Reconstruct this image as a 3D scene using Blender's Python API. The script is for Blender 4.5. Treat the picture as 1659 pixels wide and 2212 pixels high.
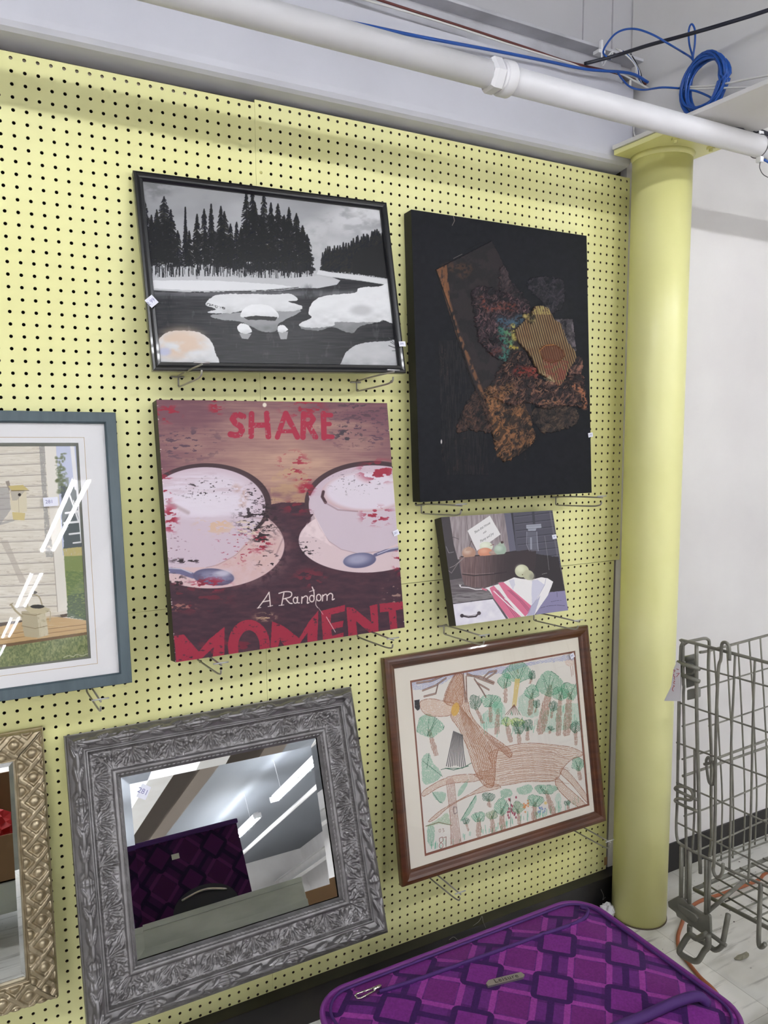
import bpy, bmesh, math, random
import numpy as np
from mathutils import Matrix, Vector

scene = bpy.context.scene
for o in list(bpy.data.objects):
    bpy.data.objects.remove(o, do_unlink=True)
COL = scene.collection
FZ = 2.34            # height of the first row of pegboard holes above the floor
IN = 0.0254
random.seed(7)
RNG = np.random.RandomState(11)

# ------------------------------------------------------------------ camera
FPX = 1694.55
CR = np.array([[0.8752977, -0.48357275, -0.00336641],
               [-0.05245313, -0.08801864, -0.99473684],
               [0.48073133, 0.87086745, -0.10240742]])      # rows: right, down, forward
CC = np.array([-0.65890, -1.84040, -0.76633 + FZ])
cam = bpy.data.cameras.new('camera')
cam_ob = bpy.data.objects.new('camera', cam)
COL.objects.link(cam_ob)
cam.sensor_fit = 'VERTICAL'
cam.sensor_height = 24.0
cam.lens = FPX / 2212.0 * 24.0
cam.clip_start = 0.02
m = Matrix.Identity(4)
for i in range(3):
    m[i][0] = CR[0][i]; m[i][1] = -CR[1][i]; m[i][2] = -CR[2][i]; m[i][3] = CC[i]
cam_ob.matrix_world = m
scene.camera = cam_ob

# ------------------------------------------------------------------ world, exposure
world = bpy.data.worlds.new('world'); scene.world = world
world.use_nodes = True
world.node_tree.nodes['Background'].inputs[0].default_value = (0.85, 0.9, 1.0, 1)
world.node_tree.nodes['Background'].inputs[1].default_value = 0.5
vs = scene.view_settings
vs.view_transform = 'Standard'; vs.look = 'None'; vs.gamma = 1.0; vs.use_curve_mapping = False
vs.exposure = 0.77
TUBE_STRENGTH = 68.0
LAMP_ROWS = [-3.1, 0.24, 3.74]              # x of the rows of fluorescent fixtures
LAMP_Y = [(-6.5, -4.06), (-10.0, -7.56), (-13.35, -10.91), (-16.9, -14.46)]
LAMP_Z = 0.36 + FZ

# ------------------------------------------------------------------ helpers
def lin(c):
    c = np.asarray(c, float)
    return np.where(c <= 0.04045, c / 12.92, ((c + 0.055) / 1.055) ** 2.4)

def rgb(r, g, b):
    v = lin(np.array([r, g, b]) / 255.0)
    return (float(v[0]), float(v[1]), float(v[2]), 1.0)

def ray(px, py):
    return CR.T @ np.array([(px - 829.5) / FPX, (py - 1106) / FPX, 1.0])
def at_y(px, py, Y):
    d = ray(px, py); return CC + d * (Y - CC[1]) / d[1]
def at_x(px, py, X):
    d = ray(px, py); return CC + d * (X - CC[0]) / d[0]
def at_z(px, py, Z):
    d = ray(px, py); return CC + d * (Z - CC[2]) / d[2]

def mat(name, color, rough=0.5, metal=0.0, spec=0.5, noise=None, bump=None, emit=None, coat=0.0):
    m = bpy.data.materials.new(name); m.use_nodes = True
    nt = m.node_tree; b = nt.nodes['Principled BSDF']
    b.inputs['Base Color'].default_value = color
    b.inputs['Roughness'].default_value = rough
    b.inputs['Metallic'].default_value = metal
    b.inputs['Specular IOR Level'].default_value = spec
    b.inputs['Coat Weight'].default_value = coat
    tc = nt.nodes.new('ShaderNodeTexCoord')
    if noise:
        sc, c2, lo, hi = noise[:4]
        n = nt.nodes.new('ShaderNodeTexNoise'); n.inputs['Scale'].default_value = sc
        n.inputs['Detail'].default_value = 6
        if len(noise) > 4:
            mp = nt.nodes.new('ShaderNodeMapping'); mp.inputs['Scale'].default_value = noise[4]
            nt.links.new(tc.outputs['Object'], mp.inputs[0]); nt.links.new(mp.outputs[0], n.inputs[0])
        else:
            nt.links.new(tc.outputs['Object'], n.inputs[0])
        r = nt.nodes.new('ShaderNodeValToRGB')
        r.color_ramp.elements[0].position = lo; r.color_ramp.elements[0].color = color
        r.color_ramp.elements[1].position = hi; r.color_ramp.elements[1].color = c2
        nt.links.new(n.outputs['Fac'], r.inputs[0]); nt.links.new(r.outputs[0], b.inputs['Base Color'])
    if bump:
        n2 = nt.nodes.new('ShaderNodeTexNoise'); n2.inputs['Scale'].default_value = bump[0]
        n2.inputs['Detail'].default_value = 4
        bp = nt.nodes.new('ShaderNodeBump'); bp.inputs['Strength'].default_value = bump[1]
        bp.inputs['Distance'].default_value = 0.002
        nt.links.new(tc.outputs['Object'], n2.inputs[0]); nt.links.new(n2.outputs['Fac'], bp.inputs['Height'])
        nt.links.new(bp.outputs[0], b.inputs['Normal'])
    if emit:
        b.inputs['Emission Color'].default_value = emit[0]; b.inputs['Emission Strength'].default_value = emit[1]
    return m

def paint_mat(name, rough=0.6, metal=0.0, spec=0.4, coat=0.0, weave=None):
    m = bpy.data.materials.new(name); m.use_nodes = True
    nt = m.node_tree; b = nt.nodes['Principled BSDF']
    a = nt.nodes.new('ShaderNodeVertexColor'); a.layer_name = 'Col'
    nt.links.new(a.outputs[0], b.inputs['Base Color'])
    b.inputs['Roughness'].default_value = rough; b.inputs['Metallic'].default_value = metal
    b.inputs['Specular IOR Level'].default_value = spec; b.inputs['Coat Weight'].default_value = coat
    if weave:
        tc = nt.nodes.new('ShaderNodeTexCoord')
        n = nt.nodes.new('ShaderNodeTexNoise'); n.inputs['Scale'].default_value = weave[0]
        nt.links.new(tc.outputs['Object'], n.inputs[0])
        bp = nt.nodes.new('ShaderNodeBump'); bp.inputs['Strength'].default_value = weave[1]; bp.inputs['Distance'].default_value = 0.001
        nt.links.new(n.outputs['Fac'], bp.inputs['Height']); nt.links.new(bp.outputs[0], b.inputs['Normal'])
    return m

def glass_mat(name):
    m = bpy.data.materials.new(name); m.use_nodes = True
    nt = m.node_tree
    for n in list(nt.nodes): nt.nodes.remove(n)
    out = nt.nodes.new('ShaderNodeOutputMaterial')
    tr = nt.nodes.new('ShaderNodeBsdfTransparent'); tr.inputs[0].default_value = (0.99, 0.985, 0.98, 1)
    gl = nt.nodes.new('ShaderNodeBsdfGlossy'); gl.inputs['Roughness'].default_value = 0.015
    fr = nt.nodes.new('ShaderNodeFresnel'); fr.inputs[0].default_value = 1.5
    mx = nt.nodes.new('ShaderNodeMixShader')
    ge = nt.nodes.new('ShaderNodeNewGeometry'); iv = nt.nodes.new('ShaderNodeMath'); iv.operation = 'SUBTRACT'; iv.inputs[0].default_value = 1.0
    mu = nt.nodes.new('ShaderNodeMath'); mu.operation = 'MULTIPLY'
    nt.links.new(ge.outputs['Backfacing'], iv.inputs[1]); nt.links.new(iv.outputs[0], mu.inputs[0]); nt.links.new(fr.outputs[0], mu.inputs[1])
    nt.links.new(mu.outputs[0], mx.inputs[0]); nt.links.new(tr.outputs[0], mx.inputs[1]); nt.links.new(gl.outputs[0], mx.inputs[2])
    nt.links.new(mx.outputs[0], out.inputs[0])
    return m

def np_mesh(name, verts, faces, material=None, parent=None, colors=None, smooth=False):
    verts = np.asarray(verts, np.float32); faces = np.asarray(faces, np.int32)
    me = bpy.data.meshes.new(name)
    n = len(faces); k = faces.shape[1]
    me.vertices.add(len(verts)); me.vertices.foreach_set('co', verts.ravel())
    me.loops.add(n * k); me.loops.foreach_set('vertex_index', faces.ravel())
    me.polygons.add(n); me.polygons.foreach_set('loop_start', np.arange(0, n * k, k, dtype=np.int32))
    me.polygons.foreach_set('loop_total', np.full(n, k, np.int32))
    me.polygons.foreach_set('use_smooth', np.full(n, bool(smooth)))
    me.update(calc_edges=True)
    if colors is not None:
        ca = me.color_attributes.new('Col', 'FLOAT_COLOR', 'POINT')
        c4 = np.ones((len(verts), 4), np.float32); c4[:, :3] = colors
        ca.data.foreach_set('color', c4.ravel())
    if material: me.materials.append(material)
    o = bpy.data.objects.new(name, me); COL.objects.link(o)
    if parent: o.parent = parent
    return o

def obj(name, bm, material=None, parent=None, smooth=False):
    me = bpy.data.meshes.new(name); bm.normal_update(); bm.to_mesh(me); bm.free()
    if smooth:
        for p in me.polygons: p.use_smooth = True
    if material: me.materials.append(material)
    o = bpy.data.objects.new(name, me); COL.objects.link(o)
    if parent: o.parent = parent
    return o

def tag(o, label, cat, group=None, kind=None):
    if label: o['label'] = label
    if cat: o['category'] = cat
    if group: o['group'] = group
    if kind: o['kind'] = kind
    return o

def thing(name, label, cat, loc=(0, 0, 0), group=None, M=None):
    o = bpy.data.objects.new(name, None); COL.objects.link(o)
    o.empty_display_size = 0.05
    if M is not None: o.matrix_world = M
    else: o.location = loc
    return tag(o, label, cat, group)

def box(bm, x0, x1, y0, y1, z0, z1, bevel=0.0):
    vs_ = [bm.verts.new((x, y, z)) for x in (x0, x1) for y in (y0, y1) for z in (z0, z1)]
    f = []
    for q in ((0, 1, 3, 2), (4, 6, 7, 5), (0, 4, 5, 1), (2, 3, 7, 6), (0, 2, 6, 4), (1, 5, 7, 3)):
        f.append(bm.faces.new([vs_[i] for i in q]))
    bmesh.ops.recalc_face_normals(bm, faces=f)
    if bevel:
        es = list({e for v in vs_ for e in v.link_edges})
        bmesh.ops.bevel(bm, geom=es, offset=bevel, segments=2, affect='EDGES', profile=0.6)
    return bm

def smooth_path(pts, n=6):
    pts = [np.array(p, float) for p in pts]
    if len(pts) < 3 or n <= 1: return pts
    out = []
    P = [2 * pts[0] - pts[1]] + pts + [2 * pts[-1] - pts[-2]]
    for i in range(1, len(P) - 2):
        for k in range(n):
            t = k / n
            a, b, c, d = P[i - 1], P[i], P[i + 1], P[i + 2]
            out.append(0.5 * ((2 * b) + (-a + c) * t + (2 * a - 5 * b + 4 * c - d) * t * t + (-a + 3 * b - 3 * c + d) * t ** 3))
    out.append(pts[-1]); return out

def tube(bm, pts, r, seg=8, smooth=0, closed=False, cap=True):
    if smooth: pts = smooth_path(pts, smooth)
    P = [Vector(tuple(float(v) for v in p)) for p in pts]
    n = len(P); rings = []; prev = None
    for i in range(n):
        if closed: t = (P[(i + 1) % n] - P[i - 1])
        elif i == 0: t = P[1] - P[0]
        elif i == n - 1: t = P[-1] - P[-2]
        else: t = (P[i + 1] - P[i]).normalized() + (P[i] - P[i - 1]).normalized()
        if t.length < 1e-9: t = Vector((0, 0, 1))
        t.normalize()
        if prev is None:
            a = Vector((0, 0, 1)) if abs(t.z) < 0.9 else Vector((1, 0, 0))
            u = t.cross(a).normalized()
        else:
            u = (prev - t * prev.dot(t))
            if u.length < 1e-6: u = t.orthogonal()
            u.normalize()
        prev = u; w = t.cross(u)
        rr = r[i] if isinstance(r, (list, tuple, np.ndarray)) else r
        rings.append([bm.verts.new(P[i] + (u * math.cos(2 * math.pi * k / seg) + w * math.sin(2 * math.pi * k / seg)) * rr) for k in range(seg)])
    m_ = n if closed else n - 1
    for i in range(m_):
        A, B_ = rings[i], rings[(i + 1) % n]
        for k in range(seg):
            bm.faces.new((A[k], A[(k + 1) % seg], B_[(k + 1) % seg], B_[k]))
    if cap and not closed:
        bm.faces.new(list(reversed(rings[0]))); bm.faces.new(rings[-1])
    return bm

def lathe(bm, c, prof, seg=40):
    rings = []
    for r, z in prof:
        rings.append([bm.verts.new((c[0] + r * math.cos(2 * math.pi * k / seg), c[1] + r * math.sin(2 * math.pi * k / seg), z)) for k in range(seg)])
    for a, b in zip(rings, rings[1:]):
        for k in range(seg): bm.faces.new((a[k], a[(k + 1) % seg], b[(k + 1) % seg], b[k]))
    bm.faces.new(list(reversed(rings[0]))); bm.faces.new(rings[-1])
    return bm

def text_tris(text, size=1.0, shear=0.0, bold=0.0, space=1.0):
    cu = bpy.data.curves.new('txt', 'FONT'); cu.body = text; cu.size = size; cu.shear = shear; cu.offset = bold
    cu.space_character = space; cu.resolution_u = 3
    cu.align_x = 'CENTER'; cu.align_y = 'CENTER'
    o = bpy.data.objects.new('txt', cu); COL.objects.link(o)
    dg = bpy.context.evaluated_depsgraph_get(); dg.update()
    me = bpy.data.meshes.new_from_object(o.evaluated_get(dg))
    me.calc_loop_triangles()
    V = np.array([v.co[:2] for v in me.vertices]); T = [tuple(t.vertices) for t in me.loop_triangles]
    bpy.data.objects.remove(o, do_unlink=True); bpy.data.curves.remove(cu); bpy.data.meshes.remove(me)
    return V, T

def text_mesh(name, text, size, origin, ux, uz, material, parent, **k):
    V, T = text_tris(text, size, **k)
    o = np.array(origin); ux = np.array(ux, float); uz = np.array(uz, float)
    return np_mesh(name, [o + ux * v[0] + uz * v[1] for v in V], T, material, parent)

# ---------- value noise
_T = RNG.rand(256, 256)
def vnoise(X, Y, seed=0):
    X = X + seed * 17.31; Y = Y + seed * 9.77
    xi = np.floor(X).astype(int); yi = np.floor(Y).astype(int); fx = X - xi; fy = Y - yi
    fx = fx * fx * (3 - 2 * fx); fy = fy * fy * (3 - 2 * fy)
    g = lambda a, b: _T[a & 255, b & 255]
    return (g(xi, yi) * (1 - fx) + g(xi + 1, yi) * fx) * (1 - fy) + (g(xi, yi + 1) * (1 - fx) + g(xi + 1, yi + 1) * fx) * fy
def fbm(X, Y, seed=0, octv=4):
    s = 0; a = 0.5; t = 0
    for k in range(octv):
        s = s + a * vnoise(X * 2 ** k, Y * 2 ** k, seed + k * 3); t += a; a *= 0.5
    return s / t
def sstep(a, b, x):
    t = np.clip((x - a) / (b - a + 1e-12), 0, 1); return t * t * (3 - 2 * t)

# ---------- pictures hang on hooks, bottom edge out, top leaning back on the board
def pose(x0, z0, yb, tilt, yaw, roll):
    ux = np.array([1, 0, 0.]); uz = np.array([0, math.sin(tilt), math.cos(tilt)])
    cr, sr = math.cos(roll), math.sin(roll)
    ux, uz = ux * cr + uz * sr, -ux * sr + uz * cr
    cy, sy = math.cos(yaw), math.sin(yaw)
    Mz = np.array([[cy, -sy, 0], [sy, cy, 0], [0, 0, 1]])
    ux = Mz @ ux; uz = Mz @ uz; uy = np.cross(uz, ux)
    o = np.array([x0, yb, z0 + FZ])
    M = Matrix.Identity(4)
    for i in range(3):
        M[i][0] = ux[i]; M[i][1] = uy[i]; M[i][2] = uz[i]; M[i][3] = o[i]
    return M
def D(a): return math.radians(a)

class Art:
    """flat artwork on a fine grid: colours are worked out point by point"""
    def __init__(s, M, x0, z0, w, h, nx, ny, y=0.0, off=(0, 0), sc=1.0, base=(128, 128, 128)):
        s.nx, s.ny = nx, ny; s.w, s.h = w, h; s.x0, s.z0, s.y = x0, z0, y
        U, V = np.meshgrid(np.linspace(0, w, nx), np.linspace(0, h, ny))
        s.U, s.V = U, V
        Mn = np.array(M)
        P = np.stack([x0 + U, np.full_like(U, y), z0 + V], -1) @ Mn[:3, :3].T + Mn[:3, 3]
        q = (P - CC) @ CR.T
        s.A = ((829.5 + FPX * q[..., 0] / q[..., 2]) - off[0]) * sc     # design coordinates of the artwork
        s.B = ((1106 + FPX * q[..., 1] / q[..., 2]) - off[1]) * sc
        s.c = np.zeros((ny, nx, 3)) + np.array(base) / 255.0
        s.hgt = np.zeros((ny, nx))
    def bb(s, pts, pad):
        p = np.array(pts); a0, b0 = p.min(0) - pad; a1, b1 = p.max(0) + pad
        m = (s.A > a0) & (s.A < a1) & (s.B > b0) & (s.B < b1)
        r = np.where(m.any(1))[0]; c = np.where(m.any(0))[0]
        if len(r) == 0 or len(c) == 0: return None
        return slice(r[0], r[-1] + 1), slice(c[0], c[-1] + 1)
    def put(s, sl, al, color):
        col = np.array(color, float)
        if col.ndim == 1: col = col / 255.0
        s.c[sl] = s.c[sl] * (1 - al[..., None]) + col * al[..., None]
    def pmask(s, pts, sl, wob=0.0, seed=0):
        A, B_ = s.A[sl], s.B[sl]
        if wob:
            n = fbm(A / 14, B_ / 14, seed + 5, 3) - .5; n2 = fbm(A / 14, B_ / 14, seed + 9, 3) - .5
            A = A + n * wob; B_ = B_ + n2 * wob
        p = np.array(pts, float); m = np.zeros(A.shape)
        for da, db in ((.4, .3), (-.4, -.3), (.3, -.4), (-.3, .4)):
            ins = np.zeros(A.shape, bool); X = A + da; Y = B_ + db
            for (x1, y1), (x2, y2) in zip(p, np.roll(p, -1, 0)):
                if y1 == y2: continue
                c = (y1 > Y) != (y2 > Y)
                ins ^= c & (X < (x2 - x1) * (Y - y1) / (y2 - y1) + x1)
            m += ins
        return m / 4
    def poly(s, pts, color, alpha=1.0, wob=0.0, tex=None, h=None, seed=0):
        sl = s.bb(pts, 8 + wob)
        if sl is None: return
        m = s.pmask(pts, sl, wob, seed) * alpha
        if tex is not None:
            sx, sy, lo, hi = tex
            m = m * sstep(lo, hi, fbm(s.A[sl] / sx, s.B[sl] / sy, seed + 2, 4))
        s.put(sl, m, color)
        if h is not None: s.hgt[sl] += m * h
        return sl, m
    def line(s, pts, wd, color, alpha=1.0, soft=1.0, tex=None, seed=0, h=None):
        sl = s.bb(pts, wd + 4)
        if sl is None: return
        A, B_ = s.A[sl], s.B[sl]; d = np.full(A.shape, 1e9)
        for (x1, y1), (x2, y2) in zip(pts, pts[1:]):
            dx, dy = x2 - x1, y2 - y1; L = dx * dx + dy * dy + 1e-9
            t = np.clip(((A - x1) * dx + (B_ - y1) * dy) / L, 0, 1)
            d = np.minimum(d, np.hypot(A - x1 - t * dx, B_ - y1 - t * dy))
        m = (1 - sstep(wd / 2 - soft, wd / 2 + soft, d)) * alpha
        if tex is not None:
            sx, sy, lo, hi = tex
            m = m * sstep(lo, hi, fbm(A / sx, B_ / sy, seed + 2, 4))
        s.put(sl, m, color)
        if h is not None: s.hgt[sl] += m * h
    def ell(s, cx, cy, rx, ry, color, ang=0.0, alpha=1.0, edge=0.03, tex=None, seed=0, clip=None):
        R_ = max(rx, ry)
        sl = s.bb([(cx - R_, cy - R_), (cx + R_, cy + R_)], R_ * .4 + 3)
        if sl is None: return
        A, B_ = s.A[sl] - cx, s.B[sl] - cy; c, n = math.cos(ang), math.sin(ang)
        X = (A * c + B_ * n) / rx; Y = (-A * n + B_ * c) / ry
        m = (1 - sstep(1 - edge, 1 + edge, np.hypot(X, Y))) * alpha
        if clip is not None: m = m * clip(s.A[sl], s.B[sl])
        if tex is not None:
            sx, sy, lo, hi = tex
            m = m * sstep(lo, hi, fbm(s.A[sl] / sx, s.B[sl] / sy, seed + 2, 4))
        s.put(sl, m, color)
    def text(s, txt, cx, cy, size, ang, color, alpha=1.0, shear=0.3, bold=0.0, sy=1.0):
        V, T = text_tris(txt, size, shear=shear, bold=bold)
        c, n = math.cos(ang), math.sin(ang)
        P = np.stack([cx + V[:, 0] * c + V[:, 1] * sy * n, cy + V[:, 0] * n - V[:, 1] * sy * c], 1)
        sl = s.bb(P, 4)
        if sl is None: return
        m = np.zeros(s.A[sl].shape)
        A, B_ = s.A[sl], s.B[sl]
        for t in T:
            a, b, d = P[list(t)]
            lo = np.minimum(np.minimum(a, b), d); hi = np.maximum(np.maximum(a, b), d)
            w = (A > lo[0] - .6) & (A < hi[0] + .6) & (B_ > lo[1] - .6) & (B_ < hi[1] + .6)
            if not w.any(): continue
            x, y = A[w], B_[w]
            e1 = (b[0] - a[0]) * (y - a[1]) - (b[1] - a[1]) * (x - a[0])
            e2 = (d[0] - b[0]) * (y - b[1]) - (d[1] - b[1]) * (x - b[0])
            e3 = (a[0] - d[0]) * (y - d[1]) - (a[1] - d[1]) * (x - d[0])
            q = ((e1 >= 0) & (e2 >= 0) & (e3 >= 0)) | ((e1 <= 0) & (e2 <= 0) & (e3 <= 0))
            mm = m[w]; mm[q] = 1; m[w] = mm
        s.put(sl, m * alpha, color)
    def mesh(s, name, material, parent, dy=0.0):
        V = np.stack([s.x0 + s.U, s.y - s.hgt + dy, s.z0 + s.V], -1).reshape(-1, 3)
        i = np.arange(s.nx * s.ny).reshape(s.ny, s.nx)
        F = np.stack([i[:-1, :-1], i[:-1, 1:], i[1:, 1:], i[1:, :-1]], -1).reshape(-1, 4)
        return np_mesh(name, V, F, material, parent, colors=lin(np.clip(s.c, 0, 1)).reshape(-1, 3), smooth=True)

def frame_ring(bm, W, H, prof):
    """mitred frame: prof = list of (inset from the outer edge, y)"""
    loops = []
    for t, y in prof:
        loops.append([bm.verts.new(p) for p in ((t, y, t), (W - t, y, t), (W - t, y, H - t), (t, y, H - t))])
    for a, b in zip(loops, loops[1:]):
        for k in range(4): bm.faces.new((a[k], a[(k + 1) % 4], b[(k + 1) % 4], b[k]))
    bmesh.ops.recalc_face_normals(bm, faces=bm.faces)
    return bm

def rnd(pts, n=4):
    """closed smooth outline through the points"""
    P = [np.array(p, float) for p in pts]; m = len(P); out = []
    for i in range(m):
        a, b, c, d = P[i - 1], P[i], P[(i + 1) % m], P[(i + 2) % m]
        for k in range(n):
            t = k / n; out.append(0.5 * ((2 * b) + (-a + c) * t + (2 * a - 5 * b + 4 * c - d) * t * t + (-a + 3 * b - 3 * c + d) * t ** 3))
    return [tuple(p) for p in out]

def ringplate(bm, o, i, y, th):
    """flat board o=(x0,x1,z0,z1) with window i, front at y, thickness th"""
    return frame2(bm, o, i, [(0, y + th), (0, y), (1, y), (1, y + th)])
def frame2(bm, o, i, prof):
    loops = []
    for t, y in prof:
        x0, x1, z0, z1 = [o[k] * (1 - t) + i[k] * t for k in range(4)]
        loops.append([bm.verts.new(p) for p in ((x0, y, z0), (x1, y, z0), (x1, y, z1), (x0, y, z1))])
    n = len(loops)
    for q in range(n):
        a, b = loops[q], loops[(q + 1) % n]
        for k in range(4): bm.faces.new((a[k], a[(k + 1) % 4], b[(k + 1) % 4], b[k]))
    bmesh.ops.recalc_face_normals(bm, faces=bm.faces)
    return bm

def plane_uv(M, px, py, y=0.0):
    """point of a leaning picture's plane, in the picture's own coordinates"""
    Mi = np.array(M.inverted()); o = Mi[:3, :3] @ CC + Mi[:3, 3]; d = Mi[:3, :3] @ ray(px, py)
    t = (y - o[1]) / d[1]; p = o + d * t
    return p[0], p[2]

M_STICK = mat('sticker_paper', rgb(228, 228, 240), 0.6)
M_INK = mat('sticker_ink', rgb(120, 120, 165), 0.7)
def sticker(parent, M, px, py, w, h, ang, y, txt='', label='white paper price sticker'):
    u, v = plane_uv(M, px, py, y)
    bm = bmesh.new(); c, n = math.cos(ang), math.sin(ang)
    vs_ = []
    for yy in (y, y - 0.0006):
        vs_.append([bm.verts.new((u + a * c - b * n, yy, v + a * n + b * c)) for a, b in ((-w / 2, -h / 2), (w / 2, -h / 2), (w / 2, h / 2), (-w / 2, h / 2))])
    bm.faces.new(vs_[1]); bm.faces.new(list(reversed(vs_[0])))
    for k in range(4): bm.faces.new((vs_[0][k], vs_[0][(k + 1) % 4], vs_[1][(k + 1) % 4], vs_[1][k]))
    bmesh.ops.recalc_face_normals(bm, faces=bm.faces)
    s_ = obj('price_sticker', bm, M_STICK, parent); s_['label'] = label
    if txt:
        text_mesh('sticker_print', txt, h * 0.55, (u - w * .1 * c, y - 0.0009, v - w * .1 * n), (c, 0, n), (-n, 0, c), M_INK, s_)
    return s_

# =================================================================== SETTING
M_CEIL = mat('ceiling_paint', rgb(108, 112, 119), 0.7)
M_WALL = mat('white_wall_paint', rgb(226, 223, 222), 0.55, noise=(3.0, rgb(216, 212, 212), .35, .75), bump=(60, .08))
M_BEAM = mat('beam_paint', rgb(200, 200, 210), 0.45, noise=(5.0, rgb(192, 192, 202), .4, .8), bump=(25, .1))
M_DIMW = mat('cavity_shade', rgb(66, 60, 54), 0.9)  # dark colour stands in for the shade behind the drilled holes
M_BLACK = mat('black_base_vinyl', rgb(26, 24, 26), 0.45, noise=(9.0, rgb(44, 38, 34), .45, .8), bump=(30, .2))

def floor_mat():
    m = bpy.data.materials.new('vinyl_floor_tile'); m.use_nodes = True
    nt = m.node_tree; b = nt.nodes['Principled BSDF']; N = nt.nodes.new; L = nt.links.new
    tc = N('ShaderNodeTexCoord')
    br = N('ShaderNodeTexBrick'); br.offset = 0; br.inputs['Scale'].default_value = 1.0
    br.inputs['Brick Width'].default_value = .305; br.inputs['Row Height'].default_value = .305
    br.inputs['Mortar Size'].default_value = .0008; br.inputs['Mortar Smooth'].default_value = .3
    br.inputs['Color1'].default_value = rgb(240, 237, 230); br.inputs['Color2'].default_value = rgb(224, 222, 216)
    br.inputs['Mortar'].default_value = rgb(168, 162, 152)
    L(tc.outputs['Object'], br.inputs[0])
    def layer(scale, mapping, lo, hi, col, prev, fac):
        mp = N('ShaderNodeMapping'); mp.inputs['Scale'].default_value = mapping
        mp.inputs['Rotation'].default_value = (0, 0, -.12)
        n = N('ShaderNodeTexNoise'); n.inputs['Scale'].default_value = scale; n.inputs['Detail'].default_value = 5
        L(tc.outputs['Object'], mp.inputs[0]); L(mp.outputs[0], n.inputs[0])
        r = N('ShaderNodeMapRange'); r.inputs['From Min'].default_value = lo; r.inputs['From Max'].default_value = hi
        r.inputs['To Max'].default_value = fac
        L(n.outputs['Fac'], r.inputs[0])
        mx = N('ShaderNodeMix'); mx.data_type = 'RGBA'
        L(r.outputs[0], mx.inputs['Factor']); L(prev, mx.inputs['A']); mx.inputs['B'].default_value = col
        return mx.outputs['Result']
    c = layer(4, (1, 1, 1), .45, .75, rgb(192, 186, 172), br.outputs['Color'], .7)
    c = layer(14, (.35, 3.0, 1), .58, .7, rgb(150, 146, 138), c, .75)
    c = layer(55, (.7, 1.6, 1), .69, .73, rgb(62, 58, 54), c, .9)
    L(c, b.inputs['Base Color']); b.inputs['Roughness'].default_value = .38
    return m
M_FLOOR = floor_mat()

def struct(name, bm, m):
    o = obj(name, bm, m); o['kind'] = 'structure'; return o
RX0, RX1, RY0 = -6.5, 7.5, -19.0
CEIL = 0.86 + FZ
bm = bmesh.new(); box(bm, RX0, RX1, RY0, .03, -.08, 0); struct('floor', bm, M_FLOOR)
bm = bmesh.new(); box(bm, RX0, RX1, RY0, .2, CEIL, CEIL + .08); struct('ceiling', bm, M_CEIL)
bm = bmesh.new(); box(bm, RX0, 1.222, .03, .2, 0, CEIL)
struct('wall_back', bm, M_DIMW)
bm = bmesh.new(); box(bm, 1.222, RX1, .004, .2, 0, CEIL)
struct('wall_back_right', bm, M_WALL)
bm = bmesh.new(); box(bm, RX0, 1.222, -.004, .03, .30 + FZ, CEIL)      # wall surface above the beam
for xx in (1.02, 1.135, 1.30):                        # raised seams
    box(bm, xx, xx + .012, -.010, .004, .33 + FZ, CEIL)
struct('wall_back_upper', bm, mat('upper_wall_paint', rgb(186, 185, 190), .6))
bm = bmesh.new(); box(bm, RX0 - .1, RX0, RY0, .2, 0, CEIL); struct('wall_left', bm, M_WALL)
bm = bmesh.new(); box(bm, RX1, RX1 + .1, RY0, .2, 0, CEIL); struct('wall_right', bm, M_WALL)
bm = bmesh.new(); box(bm, RX0, RX1, RY0 - .1, RY0, 0, CEIL); struct('wall_front', bm, M_WALL)
bm = bmesh.new(); box(bm, 1.345, RX1, -.004, .004, 0, .105, .0015); struct('baseboard_back', bm, M_BLACK)
bm = bmesh.new(); box(bm, RX0, 1.255, -.04, .03, 0, .100, .002); struct('baseboard_left', bm, M_BLACK)
# long boxed beam above the pegboard
bm = bmesh.new()
prof = [(.03, .018), (-.030, .030), (-.040, .036), (-.046, .046), (-.047, .060), (-.045, .258), (.0, .262), (.0, .30), (.03, .30)]
xs = [RX0, -3, -1, 0, 1.19]
rows = [[bm.verts.new((x, y, z + FZ)) for y, z in prof] for x in xs]
for a, b in zip(rows, rows[1:]):
    for k in range(len(prof)): bm.faces.new((a[k], a[(k + 1) % len(prof)], b[(k + 1) % len(prof)], b[k]))
bm.faces.new(rows[-1]); bm.faces.new(list(reversed(rows[0])))
bmesh.ops.recalc_face_normals(bm, faces=bm.faces)
struct('trim_1', bm, M_BEAM)
# steel channel above it, its flange standing proud
M_CHAN = mat('channel_steel_paint', rgb(196, 196, 204), 0.5, noise=(6, rgb(150, 150, 156), .45, .8))
bm = bmesh.new()
box(bm, RX0, 1.215, -.058, .0, .328 + FZ, .336 + FZ, .001)
box(bm, RX0, 1.17, -.012, -.001, .261 + FZ, .329 + FZ)
box(bm, RX0, 1.20, -.016, -.004, .262 + FZ, .268 + FZ, .001)
struct('trim_2', bm, M_CHAN)
# cross beam that the column carries
M_CROSS = mat('cross_beam_paint', rgb(222, 220, 220), 0.55, noise=(4, rgb(212, 209, 207), .4, .8))
bm = bmesh.new()
zb = .0555 + FZ
box(bm, 1.095, 1.345, RY0, -.06, zb, zb + .012, .002)
box(bm, 1.215, 1.225, RY0, -.012, zb + .012, CEIL)
struct('trim_3', bm, M_CROSS)
for k, x in enumerate((-2.6, 6.6)):
    bm = bmesh.new(); box(bm, x, x + .25, RY0, -.06, zb, zb + .012); box(bm, x + .12, x + .13, RY0, -.06, zb + .012, zb + .2); box(bm, x, x + .25, RY0, -.06, zb + .2, zb + .212)
    struct('trim_%d' % (4 + k), bm, M_CROSS)
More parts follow.
